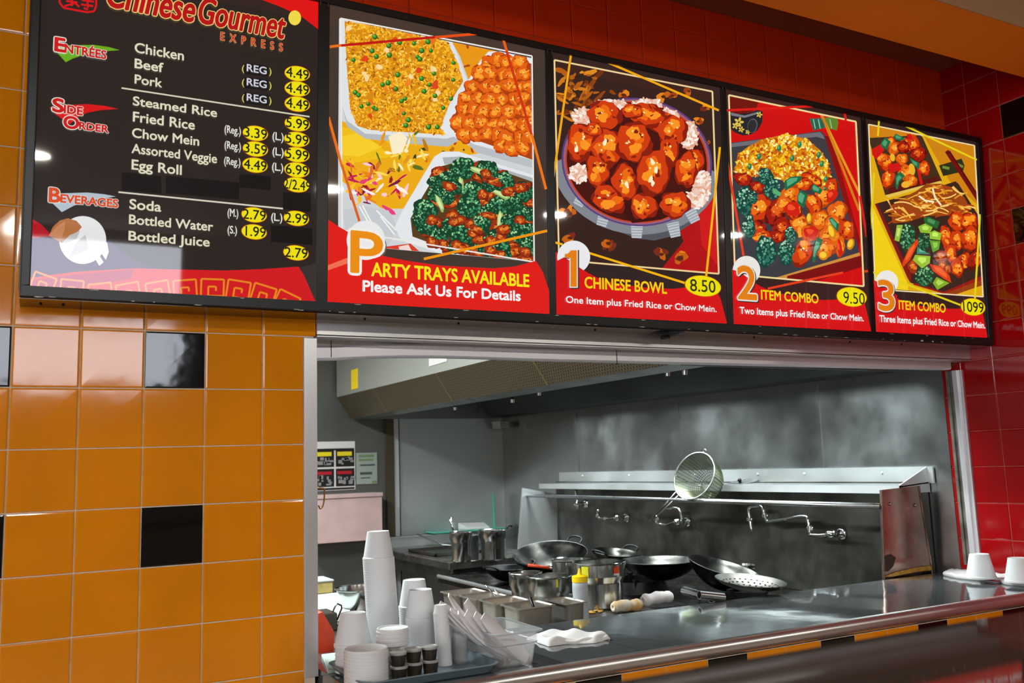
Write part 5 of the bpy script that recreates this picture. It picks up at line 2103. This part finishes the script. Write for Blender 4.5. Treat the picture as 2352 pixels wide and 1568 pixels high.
# ------------------------------------------------------------------ faucets on the backsplash
def faucet(label, paths, body, X=3.55, joints=()):
    c = onX(body[0], body[1], X)
    e = empty('faucet', (3.625, c.y, c.z), label, 'faucet')
    w = MB()
    w.tube([(3.628, c.y, c.z), (X - .005, c.y, c.z)], 0.016, 14)
    w.lathe([(.034, 0), (.034, .006), (.02, .012)], 20, (3.625, c.y, c.z), M=Matrix.Rotation(-PI / 2, 3, 'Y'))
    w.ball((X, c.y, c.z), 0.024, 0.03, 0.022, 12)
    adopt(w.build('valve', [CHROME], smooth=True), e)
    for pth in paths:
        w = MB()
        pts = [onX(u, v, X) for u, v in pth]
        w.tube(smoothpath(pts, 5), 0.0088, 12)
        adopt(w.build('spout', [CHROME], smooth=True), e)
    for (u, v) in joints:
        q = onX(u, v, X)
        w = MB()
        w.lathe([(.009, -.012), (.016, -.01), (.016, .01), (.009, .012)], 14, q)
        w.tube([q + Vector((0, -.022, 0)), q + Vector((0, .022, 0))], .005, 8)
        adopt(w.build('joint_nut', [CHROME], auto=40), e)
    w = MB()
    w.tube([(X - .01, c.y - .02, c.z + .0), (X - .04, c.y - .06, c.z + .012)], 0.006, 10)
    w.ball((X - .04, c.y - .06, c.z + .012), .011, seg=10)
    adopt(w.build('lever', [CHROME], smooth=True), e)
    return e


faucet('long jointed swing faucet at the right of the backsplash', [[(1727, 1218), (1722, 1190), (1721, 1166), (1738, 1162), (1750, 1162), (1756, 1182), (1762, 1197)], [(1762, 1197), (1800, 1192), (1846, 1185), (1856, 1196), (1860, 1226)], [(1860, 1228), (1886, 1229), (1908, 1226)]], (1908, 1226), joints=((1722, 1192), (1758, 1184), (1861, 1212)))
faucet('faucet with an arched spout behind the hanging strainer handle', [[(1510, 1184), (1509, 1200), (1530, 1204), (1556, 1196)], [(1530, 1168), (1552, 1166), (1562, 1172), (1567, 1194)], [(1567, 1196), (1556, 1197)]], (1556, 1198), joints=((1510, 1192),))
faucet('short faucet with two valves left of the strainer', [[(1374, 1170), (1375, 1188), (1392, 1191), (1416, 1188)]], (1418, 1189), joints=((1374, 1184), (1392, 1190)))
faucet('upright faucet tube in front of the rail at the left of the backsplash', [[(1322, 1125), (1325, 1145), (1327, 1168)]], (1326, 1158), joints=((1324, 1142), (1326, 1156)))

# ------------------------------------------------------------------ wire strainer hanging at the rail
cc = onX(1594, 1092, 3.36)
kk = ppm(cc)
st = empty('strainer', cc, 'large wire mesh strainer hanging at the rail of the range', 'strainer')
ax = Vector((0.28, -0.90, -0.02))
# axis of the basket from its rim to its bottom, and the rim's long direction, from the measured outline
axis = (CR.transposed() @ Vector((.727, .452, .52))).normalized()
lng = CR.transposed() @ Vector((.45, -.86, .1))
lng = (lng - axis * lng.dot(axis)).normalized()
third = axis.cross(lng)
RR = 57 / kk
DD = 1.2 * RR
Mx = Matrix((third, lng, axis)).transposed()
w = MB()
prof = []
for i in range(11):
    t = i / 10
    prof.append((RR * (1 - .18 * t - .38 * t ** 5), DD * t))
prof += [(RR * .2, DD * 1.03), (0.002, DD * 1.04)]
w.lathe(prof[:-1], 46, M=Mx)
wmesh = MB()
wmesh.lathe(prof[:-1], 46, M=Mx)
mo = local('mesh', wmesh, [mat('fine_weave', (112, 120, 96), 0.5, 0.3, alpha=0.42, var=0.5, vscale=30)], st, smooth=True)
bmx = bmesh.new()
bmx.from_mesh(mo.data)
bmesh.ops.delete(bmx, geom=[f for f in bmx.faces if len(f.verts) > 4], context='FACES_ONLY')
bmx.to_mesh(mo.data)
bmx.free()
o = local('basket', w, [MESHW], st)
bmx = bmesh.new()
bmx.from_mesh(o.data)
bmesh.ops.delete(bmx, geom=[f for f in bmx.faces if len(f.verts) > 4], context='FACES_ONLY')
bmesh.ops.subdivide_edges(bmx, edges=[e_ for e_ in bmx.edges if abs((e_.verts[0].co - e_.verts[1].co).dot(axis)) > 1e-5], cuts=1)
bmx.to_mesh(o.data)
bmx.free()
wf = o.modifiers.new('wire', 'WIREFRAME')
wf.thickness = 0.003
wf.use_replace = True
w = MB()
pts = [Mx @ Vector((RR * math.cos(2 * PI * i / 40), RR * math.sin(2 * PI * i / 40), 0)) for i in range(41)]
w.tube(pts, 0.0045, 10, caps=False)
for k_ in range(2):
    a = k_ * PI / 2 + .3
    w.tube([Mx @ Vector((pr_ * math.cos(a) * s_, pr_ * math.sin(a) * s_, z_ + .003)) for s_ in (1,) for pr_, z_ in prof] + [Mx @ Vector((-pr_ * math.cos(a), -pr_ * math.sin(a), z_ + .003)) for pr_, z_ in reversed(prof)], 0.0035, 8)
local('rim', w, [STEEL], st, smooth=True)
w = MB()
h0 = Mx @ Vector((-.014, -RR, 0))
hend = onX(1493, 1196, 3.33) - cc
ha, hb_ = onX(1553, 1130, 3.36) - cc, onX(1560, 1133, 3.36) - cc
w.tube([ha, hend + Vector((0, 0, .0)), hend + Vector((0, -.012, -.004)), hb_ + Vector((0, -.014, 0))], 0.0042, 8)
w.tube([ha, Mx @ Vector((0, -RR, 0))], 0.004, 8)
w.tube([hb_ + Vector((0, -.014, 0)), Mx @ Vector((.02, -RR * .98, 0))], 0.004, 8)
local('handle', w, [STEEL], st, smooth=True)
w = MB()
tp = Mx @ Vector((0, RR, 0))
pts = [tp + Vector((0, .012 * math.cos(a), .012 + .012 * math.sin(a))) for a in [2 * PI * i / 14 for i in range(15)]]
w.tube(pts, 0.003, 8)
local('hanging_loop', w, [STEEL], st, smooth=True)
# flat lid lying on the shelf behind the strainer
p0 = onX(1700, 1104, 3.6)
e = empty('pan_lid', (3.6, p0.y, 1.352), 'dark thin lid lying on the range shelf right of the strainer', 'lid')
e.rotation_euler = (0, math.radians(-12), 0)
w = MB()
w.lathe([(0, .004), (.08, .002), (.10, -.004), (.10, 0), (.08, .006), (0, .008)], 30)
local('disc', w, [WOKST], e, smooth=True)
w = MB()
w.ball((0, 0, .018), .012, seg=10)
local('knob', w, [IRON], e, smooth=True)

# ------------------------------------------------------------------ things at the left end of the kitchen
c = onZ(850, 1420, PZ)
k = ppm(c)
e = empty('mixing_bowl', (c.x + .02, c.y + .12, PZ), 'round steel mixing bowl half hidden behind the tall stack of foam cups', 'bowl')
r = 70 / ppm(e.location)
w = MB()
hB_ = (1432 - 1372) / ppm(e.location)
w.lathe([(0, 0), (r * .45, 0), (r * .62, .012), (r * .82, hB_ * .5), (r * .93, hB_ - .004), (r, hB_), (r * 1.0, hB_ + .004), (r * .92, hB_), (r * .8, hB_ * .5), (r * .6, .016), (0, .005)], 40)
local('body', w, [POT], e, auto=35)
pts = [onZ(u, v, PZ + .035) for u, v in ((720, 1366), (790, 1358), (812, 1367), (802, 1412), (720, 1400))]
e = empty('cutting_board', pts[0], 'thick white cutting board behind the left steel jamb', 'cutting board')
w = MB()
w.slab([q - pts[0] for q in pts], (0, 0, .035))
local('board', w, [GREENW], e, bevel=.004)
e.location.z = PZ
pts = [onZ(u, v, PZ + .06) for u, v in ((720, 1341), (741, 1333), (765, 1340), (720, 1346))]
yb_ = onY(766, 1358, .98)
e = empty('storage_box', (.93, .92, PZ), 'yellowed plastic box with a pale lid beside the left steel jamb', 'box')
w = MB()
w.box(-.3, .105, -.10, .09, 0, .058)
local('box', w, [YBOX], e, bevel=.004)
w = MB()
w.box(-.305, .11, -.105, .095, .058, .068)
local('lid', w, [GREENW], e, bevel=.003)
# its right edge meets the measured line on the side table
q = onZ(765, 1361, PZ)
e.location = (q.x - .105, q.y + .10, PZ)
# fry basket with a wire handle
q = onZ(758, 1450, PZ)
e = empty('fry_basket', (q.x - .03, q.y + .05, PZ), 'steel fry basket with an upright wire handle near the left jamb', 'basket')
w = MB()
w.box(-.11, .06, -.05, .09, 0, .07)
local('basket', w, [STEELW], e, bevel=.004)
w = MB()
yy = q.y + .02
hp = [onY(u, v, yy) - e.location for u, v in ((758, 1419), (770, 1392), (775, 1386), (784, 1390), (785, 1396), (774, 1424))]
hp[0].z = min(hp[0].z, .06)
w.tube(hp, 0.0036, 8)
local('handle', w, [STEELW], e, smooth=True)
# orange wedge shaped carton
yy = .25
q = [onY(u, v, yy) for u, v in ((738, 1412), (745, 1404), (769, 1452), (766, 1496), (738, 1502))]
e = empty('carton', (q[3].x - .04, yy + .03, PZ), 'red orange wedge shaped carton tucked behind the left jamb', 'carton')
w = MB()
zmin = PZ
qq = [Vector((x.x, x.y, max(x.z, zmin))) for x in q]
qq[3].z = PZ
qq[4].z = PZ
qq[4].x -= .04
qq[0].x -= .04
qq[1].x -= .005
w.slab([x - e.location for x in qq], (0, .09, 0))
local('box', w, [REDO], e, bevel=.003)
q = [onZ(u, v, ZC + .012) for u, v in ((738, 1500), (772, 1496), (790, 1530), (750, 1538))]
e = empty('cutting_board', (q[0].x, q[0].y, ZC), 'corner of a pale green cutting board under the grey tray end', 'cutting board')
w = MB()
w.slab([Vector((max(x.x, .778), min(x.y, .2), ZC)) - e.location for x in q], (0, 0, .01))
local('board', w, [mat('pale_green', (176, 196, 184), .5)], e, bevel=.002)

# ------------------------------------------------------------------ tray with foam cups
def rloop(x0, x1, y0, y1, r, z, n=6):
    out = []
    for (cx, cy, a0) in ((x1 - r, y1 - r, 0), (x0 + r, y1 - r, PI / 2), (x0 + r, y0 + r, PI), (x1 - r, y0 + r, 1.5 * PI)):
        for k in range(n + 1):
            a = a0 + PI / 2 * k / n
            out.append((cx + r * math.cos(a), cy + r * math.sin(a), z))
    return out


def loft(mb, loops, mi=0, cap0=True, cap1=True):
    n = len(loops[0])
    vs = [p for l in loops for p in l]
    fs = []
    for j in range(len(loops) - 1):
        for k in range(n):
            k2 = (k + 1) % n
            fs.append((j * n + k, j * n + k2, (j + 1) * n + k2, (j + 1) * n + k))
    if cap0:
        fs.append(tuple(range(n - 1, -1, -1)))
    if cap1:
        fs.append(tuple((len(loops) - 1) * n + k for k in range(n)))
    mb.add(vs, fs, mi)


TY0, TY1 = -0.355, -0.035
TX0, TX1 = 0.782, 1.172
tr = empty('tray', ((TX0 + TX1) / 2, (TY0 + TY1) / 2, ZC), 'grey cafeteria tray on the left end of the counter', 'tray')
w = MB()
g = lambda i, z, r: rloop(TX0 + i, TX1 - i, TY0 + i, TY1 - i, r, z)
loft(w, [g(.026, ZC + .0005, .02), g(.018, ZC + .003, .03), g(.004, ZC + .022, .04), g(0, ZC + .0235, .042), g(.0005, ZC + .026, .042), g(.007, ZC + .0255, .04), g(.022, ZC + .0055, .03), g(.03, ZC + .0045, .02)])
adopt(w.build('body', [TRAY], auto=40), tr)
TB = ZC + .0045


def cup_profile(rb, rt, h, lip=.0022, t=.0018):
    # inverted cup: closed bottom upwards
    return [(0, h), (rb * .8, h), (rb * .84, h - .0014), (rb * .93, h - .0014), (rb, h + .0006), (rb + .0006, h - .002), (rt, .010), (rt + lip, .0085), (rt + lip + .0008, .005), (rt + lip, .0005), (rt - t, 0), (rt - t, .008), (rb - t, h - .006), (0, h - .005)]


def cup_proto(rb, rt, h, m_, label, cat, name, loc, group, lip=.0022):
    e = empty(name, loc, label, cat, group)
    w = MB()
    w.lathe(cup_profile(rb, rt, h, lip), 30)
    local('shell', w, [m_], e, auto=32)
    return e


def stack(name, cat, rb, rt, h, pitch, n, base, group, lab_top, lab_rest, m_=FOAM, lean=(0, 0), lip=.0022, lab_bot=None):
    p = cup_proto(rb, rt, h, m_, lab_rest, cat, name, base, group, lip)
    for i in range(1, n):
        lab = lab_top if i == n - 1 else lab_rest
        dup(p, (base[0] + lean[0] * i / n, base[1] + lean[1] * i / n, base[2] + i * pitch), label=lab)
    if lab_bot:
        p['label'] = lab_bot
    return p


def at(u, v, z=TB):
    return onZ(u, v, z)


# tall stack
b = at(884, 1505)
k = ppm(b)
rt = 37 / k
top_z = b.z + (1505 - 1224) / k
h = .083
N = int((top_z - b.z - h) / .0068) + 1
stack('foam_cup', 'cup', 25 / k, rt - .003, h, (top_z - b.z - h) / (N - 1), N, b, 'foam cups of the tall stack', 'topmost white foam cup of the tall stack at the left of the tray', 'white foam cup nested below the topmost one in the tall stack', lean=(-.016, 0))
# rear middle stack
b = at(958, 1493)
k = ppm(b)
top_z = b.z + (1493 - 1334) / k
N = int((top_z - b.z - h) / .0068) + 1
stack('foam_cup', 'cup', 25 / k, 37 / k - .003, h, .0068, N, b, 'foam cups of the rear middle stack', 'topmost white foam cup of the middle stack standing behind another stack', 'white foam cup nested in the rear middle stack below its top', lean=(-.006, 0))
# front middle stack
b = at(974, 1512)
k = ppm(b)
top_z = b.z + (1512 - 1352) / k
N = int((top_z - b.z - h) / .0068) + 1
stack('foam_cup', 'cup', 26 / k, 37 / k - .003, h, .0068, N, b, 'foam cups of the front middle stack', 'topmost white foam cup of the front middle stack', 'white foam cup nested in the front middle stack below its top', lean=(-.008, 0))
# slim portion cups
b = at(1021, 1527)
k = ppm(b)
top_z = b.z + (1527 - 1388) / k
hh = .028
N = int((top_z - b.z - hh) / .0046) + 1
stack('portion_cup', 'cup', 14 / k, 17.5 / k - .0012, hh, .0046, N, b, 'slim white portion cups', 'topmost slim white portion cup of the narrow stack', 'slim white portion cup nested in the narrow stack below its top', lip=.001, lean=(-.008, 0))
# clear portion cups, two stacks
for (u, v, vt, wd, lab, grp) in ((1058, 1521, 1454, 39, 'front stack of clear plastic portion cups', 'clear portion cups of the front stack'), (1052, 1505, 1424, 34, 'rear stack of clear plastic portion cups', 'clear portion cups of the rear stack')):
    b = at(u, v)
    k = ppm(b)
    hh = .03
    top_z = b.z + (v - vt) / k
    N = int((top_z - b.z - hh) / .0062) + 1
    e = empty('clear_cup', b, 'clear plastic portion cup nested below the top of the ' + ('front clear stack' if 'front' in grp else 'rear clear stack'), 'cup', grp)
    r = wd / 2 / k
    w = MB()
    w.lathe([(0, 0), (r * .8, 0), (r * .93, hh - .004), (r, hh - .003), (r, hh), (r * .93, hh), (r * .79, .001), (0, .001)], 26)
    local('shell', w, [CLEARP], e, auto=40)
    for i in range(1, N):
        dup(e, (b[0], b[1], b[2] + i * .0062), label=None if i < N - 1 else 'topmost clear plastic portion cup of the ' + ('front clear stack' if 'front' in grp else 'rear clear stack'))


def lid_proto(r, h, loc, label, group, name='foam_bowl'):
    e = empty(name, loc, label, 'bowl', group)
    w = MB()
    w.lathe([(0, h * .8), (r * .82, h * .8), (r * .86, h), (r * .95, h), (r * .96, h * .72), (r * .965, h * .5), (r, h * .42), (r, h * .06), (r * .97, 0), (r * .94, .0004), (r * .94, h * .6), (r * .8, h * .66), (0, h * .66)], 36)
    local('shell', w, [FOAM], e, auto=35)
    return e


# big inverted bowl on a pile of lids, left front
b = at(812, 1540)
k = ppm(b)
r = 44 / k
zt = b.z
p = lid_proto(r * .95, .0125, b, 'shallow white foam bowl in the pile under the big upturned bowl', 'shallow bowls under the upturned bowl')
for i in range(1, 6):
    dup(p, (b.x, b.y, b.z + i * .0105))
    zt = b.z + i * .0105 + .012
e = empty('foam_bowl', (b.x, b.y, zt + .0005), 'big white foam bowl upturned on a pile of shallow ones at the tray end', 'bowl')
hb2 = max(.07, (1485 - 1411) / k)
w = MB()
w.lathe(cup_profile(28.5 / k, r - .003, hb2, .003), 36)
local('shell', w, [FOAM], e, auto=32)
# front pile of lids
b = Vector((at(846, 1572).x, max(at(846, 1572).y, -.265), TB))
k = ppm(b)
r = 51 / k
topz = b.z + (1578 - 1497) / k
N = max(6, int((topz - b.z) / .0085))
p = lid_proto(r, .0115, b, 'shallow white foam bowl in the wide front pile at the tray edge, below the topmost', 'shallow bowls of the wide front pile')
for i in range(1, N):
    dup(p, (b.x, b.y, b.z + i * .0085), label='topmost shallow white foam bowl of the wide front pile at the tray edge' if i == N - 1 else None)
# middle pile with a large lid on top
b = at(903, 1543)
k = ppm(b)
r = 33 / k
p = lid_proto(r, .0075, b, 'small white bowl in the ridged pile behind the sauce cups', 'small bowls behind the sauce cups')
N = int((1543 - 1482) / k / .0058)
for i in range(1, N):
    dup(p, (b.x, b.y, b.z + i * .0058))
zt = b.z + (N - 1) * .0058 + .0076
p = lid_proto(38 / k, .0125, (b.x, b.y, zt), 'large white bowl over the ridged pile behind the sauce cups, below the topmost', 'large bowls over the small ridged ones')
for i in range(1, 4):
    dup(p, (b.x, b.y, zt + i * .0105), label='topmost large white bowl on the ridged pile behind the sauce cups' if i == 3 else None)


# little sauce cups in pairs
def sauce(loc, r, h, label):
    e = empty('sauce_cup', loc, label, 'cup', 'little dark sauce cups with clear lids')
    w = MB()
    w.lathe([(0, 0), (r * .76, 0), (r * .92, h - .006), (r * .92, h - .002), (0, h - .002)], 24)
    local('cup', w, [SAUCE], e, auto=35)
    w = MB()
    w.lathe([(r * .95, h - .006), (r, h - .005), (r, h), (r * .93, h + .0015), (r * .85, h), (r * .8, h - .0005), (0, h - .0005), (0, h - .0015), (r * .9, h - .002), (r * .95, h - .006)][:-1], 24)
    local('lid', w, [LIDP], e, auto=35)
    return e


sp = [(917, 1560, 'front left'), (952, 1551, 'middle'), (989, 1545, 'right'), (906, 1546, 'hidden left')]
for (u, v, nm) in sp:
    b = at(u, v)
    k = ppm(b)
    r = 20.5 / k
    h1 = .034
    where = {'front left': 'the front left pair by the tray edge', 'middle': 'the middle pair', 'right': 'the right pair beside the slim cups', 'hidden left': 'the pair half hidden behind the front left pair'}[nm]
    sauce(b, r, h1, 'lower dark sauce cup of ' + where)
    sauce(b + Vector((-.002, 0, h1 + .0006)), r * .98, h1, 'upper dark sauce cup of ' + where)

# ------------------------------------------------------------------ clear pan of paper sleeves
HZ = ZC + .092
c1, c2, c3 = onZ(1126, 1458, HZ), onZ(1252, 1446, HZ), onZ(1061, 1428, HZ)
bx0, bx1 = c1.x, c2.x
by0 = (c1.y + c2.y) / 2
by1 = by0 + 0.27
bx0, bx1, by0, by1 = 1.16, 1.312, -.325, -.075
cp = empty('clear_pan', ((bx0 + bx1) / 2, (by0 + by1) / 2, ZC), 'clear plastic pan of white paper sleeves on the counter', 'pan')
w = MB()
g = lambda i, z, r: rloop(bx0 + i, bx1 - i, by0 + i, by1 - i, r, z)
loft(w, [g(.022, ZC + .0006, .02), g(.019, ZC + .004, .024), g(.011, HZ - .034, .026), g(.007, HZ - .03, .026), g(.005, HZ - .004, .026), g(0, HZ - .003, .012), g(0, HZ, .012), g(.007, HZ, .026), g(.0095, HZ - .028, .024), g(.0135, HZ - .034, .024), g(.0215, ZC + .005, .022), g(.0245, ZC + .0032, .018)])
adopt(w.build('body', [FROST], auto=40), cp)
w = MB()
loft(w, [g(.0095, HZ - .0345, .026), g(.0075, HZ - .0335, .026), g(.0065, HZ - .032, .026), g(.0075, HZ - .0305, .026)], cap0=False, cap1=False)
loft(w, [g(.004, HZ - .004, .02), g(-.001, HZ - .004, .012), g(-.001, HZ + .001, .012), g(.006, HZ + .001, .02)], cap0=False, cap1=False)
adopt(w.build('rim', [mat('pan_rim', (176, 184, 186), .12, spec=.6, alpha=.75)], auto=40), cp)


def sleeve(foot, head, wid, th, label, twist=0.0, bend=.01):
    foot, head = Vector(foot), Vector(head)
    e = empty('paper_sleeve', foot, label, 'paper sleeve', 'white paper sleeves in the clear pan')
    d = head - foot
    n = 8
    side = Vector((.35, .94, 0))
    side = Matrix.Rotation(twist, 3, d.normalized()) @ side
    side = (side - d * side.dot(d) / d.length_squared).normalized()
    nor = d.cross(side).normalized()
    w = MB()
    lo = []
    for i in range(n + 1):
        t = i / n
        c_ = d * t + nor * (bend * math.sin(PI * t)) + Vector((0, 0, -.012 * t * t))
        puff = th * (.35 + .65 * math.sin(PI * min(1, t * 1.05 + .02)) ** .5) if 0 < i < n else th * .3
        wf_ = .62 if i == n else .86 if i == n - 1 else .8 if i == 0 else 1.0
        lo.append([tuple(c_ + side * (wid * wf_ / 2) * a + nor * (puff / 2) * b_) for a, b_ in ((-1, -.4), (-.6, -1), (.6, -1), (1, -.4), (1, .4), (.6, 1), (-.6, 1), (-1, .4))])
    loft(w, lo)
    local('paper', w, [PAPER], e, auto=40)
    return e


sl = random.Random(4)
labs = ['frontmost paper sleeve leaning in the clear pan', 'second paper sleeve from the front in the clear pan', 'third paper sleeve from the front in the clear pan', 'fourth paper sleeve from the front in the clear pan', 'fifth paper sleeve from the front in the clear pan',
        'sixth paper sleeve from the front in the clear pan', 'seventh paper sleeve from the front in the clear pan', 'eighth paper sleeve from the front in the clear pan', 'hindmost paper sleeve leaning in the clear pan', 'lowest paper sleeve leaning over the left rim of the pan']
feet = [(1222, 1512), (1212, 1514), (1202, 1516), (1190, 1517), (1178, 1517), (1168, 1514), (1158, 1510), (1186, 1500), (1204, 1500), (1148, 1500)]
heads = [(1108, 1404), (1090, 1400), (1070, 1396), (1052, 1396), (1034, 1392), (1020, 1384), (1008, 1378), (1070, 1370), (1030, 1356), (1000, 1392)]
for i in range(10):
    yf = by0 + .035 + .014 * i
    ft_ = onY(feet[i][0], feet[i][1], yf)
    ft_.z = max(ft_.z, ZC + .012)
    ft_.x = min(max(ft_.x, bx0 + .03), bx1 - .035)
    hd = onY(heads[i][0], heads[i][1], yf + .03)
    sleeve(ft_, hd, .046, .016, labs[i], -.4 + sl.uniform(-.5, .3), sl.uniform(.006, .026))

# crumpled towel on the counter
ce = onZ(1310, 1470, ZC)
tw = empty('towel', (ce.x, ce.y, ZC), 'crumpled white towel lying on the counter beside the clear pan', 'towel')
nx, ny = 34, 16
k = ppm(ce)
L2, W2 = 76 / k, .075
trn = random.Random(9)
vsT, fsT = [], []


def tnoise(x, y):
    return .6 * math.sin(4.3 * x + 2.4 * y + .4) + .35 * math.sin(7 * x - 5 * y + 1) + .25 * math.sin(2 * x + 8 * y + 2) + .12 * math.sin(13 * x + 6 * y)


for side in (1, 0):
    for j in range(ny + 1):
        for i in range(nx + 1):
            a, b_ = -1 + 2 * i / nx, -1 + 2 * j / ny
            sh = 1 - .35 * max(0, a) ** 2 - .15 * max(0, -a) ** 2
            ed = max(0, 1 - a ** 8) ** .5 * max(0, 1 - b_ ** 6) ** .5
            x = L2 * a * (1 - .06 * math.sin(4 * b_ + 1)) + .006 * tnoise(b_, a)
            y = W2 * b_ * sh * (1 + .12 * math.sin(5 * a)) - .028 * a + .006 * tnoise(a, b_)
            z = (.0015 + (.019 + .013 * tnoise(a * .8, b_ * .8) - .006 * a) * ed) if side else .0005
            vsT.append((x, y, max(z, .0006 if side else 0)))
m_ = (nx + 1) * (ny + 1)
for j in range(ny):
    for i in range(nx):
        q = j * (nx + 1) + i
        fsT.append((q, q + 1, q + nx + 2, q + nx + 1))
        fsT.append((m_ + q, m_ + q + nx + 1, m_ + q + nx + 2, m_ + q + 1))
bd_ = [i for i in range(nx + 1)] + [(j + 1) * (nx + 1) + nx for j in range(ny)] + [ny * (nx + 1) + i for i in range(nx - 1, -1, -1)] + [j * (nx + 1) for j in range(ny - 1, 0, -1)]
for a, b_ in zip(bd_, bd_[1:] + bd_[:1]):
    fsT.append((a, b_, m_ + b_, m_ + a))
w = MB()
w.add(vsT, fsT)
o = local('cloth', w, [CLOTH], tw, smooth=True)
ss = o.modifiers.new('sub', 'SUBSURF')
ss.levels = 1
ss.render_levels = 1
w = MB()
pts = []
for i in range(25):
    a = -1 + 2 * i / 24
    pts.append((L2 * a * .92, -W2 * .8 * (1 - .3 * a * a) - .028 * a + .004 * math.sin(9 * a), .007 + .003 * math.sin(7 * a)))
w.tube(pts, .0075, 10)
local('hem', w, [CLOTH], tw, smooth=True)


# cups at the right end of the counter on folded cloths
def flatcloth(pxs, label, z=ZC, th=.018, seed=0, mark=None):
    pts = [onZ(u, v, z) for u, v in pxs]
    for q in pts:
        q.x = min(q.x, XR - .008)
        q.y = min(q.y, .19)
    c_ = sum(pts, Vector()) / len(pts)
    e = empty('cloth', (c_.x, c_.y, z), label, 'cloth')
    pp = smoothpath(pts + [pts[0]], 4)[:-1]
    pp = [q - c_ for q in pp]
    w = MB()
    lo = []
    for (kx, zz) in ((.97, .0006), (1.0, th * .35), (1.0, th * .7), (.965, th), (.9, th * 1.02)):
        lo.append([(q.x * kx, q.y * kx, zz * (1 + .15 * math.sin(3 * i + seed)) if zz > .001 else zz) for i, q in enumerate(pp)])
    loft(w, lo)
    local('fold', w, [CLOTH], e, smooth=True)
    w = MB()
    lo = []
    for (kx, zz) in ((.99, th * .42), (1.012, th * .5), (.99, th * .58)):
        lo.append([(q.x * kx, q.y * kx, zz) for q in pp])
    if mark:
        i0, i1 = mark
        w.tube([(pp[i].x * 1.006, pp[i].y * 1.006, th * .5) for i in range(i0, i1)], .003, 8)
        local('stitching', w, [mat('red_thread', (196, 60, 70), .8)], e, smooth=True)
    return e


flatcloth([(2166, 1322), (2180, 1314), (2225, 1310), (2290, 1311), (2322, 1318), (2318, 1330), (2296, 1339), (2262, 1335), (2205, 1330)], 'folded white cloth with red stitching under the left upturned cup', mark=(20, 29))
flatcloth([(2288, 1330), (2345, 1322), (2400, 1325), (2400, 1350), (2340, 1346), (2304, 1342)], 'folded white cloth under the right upturned cup at the picture edge', seed=2)
for (u, v, lab) in ((2254, 1327, 'white foam cup upturned on the cloth with red stitching'), (2343, 1336, 'white foam cup upturned at the right end of the counter, cut by the picture edge')):
    b = onZ(u, v, ZC + .019)
    k = ppm(b)
    b.x = min(b.x, XR - 34 / k - .004)
    k = ppm(b)
    e = empty('foam_cup', b, lab, 'cup', 'upturned cups at the right end')
    w = MB()
    w.lathe(cup_profile(20.5 / k, 31 / k, (v - 1276 - (9 if u > 2300 else 0) + 3) / k, .002), 40)
    local('shell', w, [FOAM], e, auto=32)
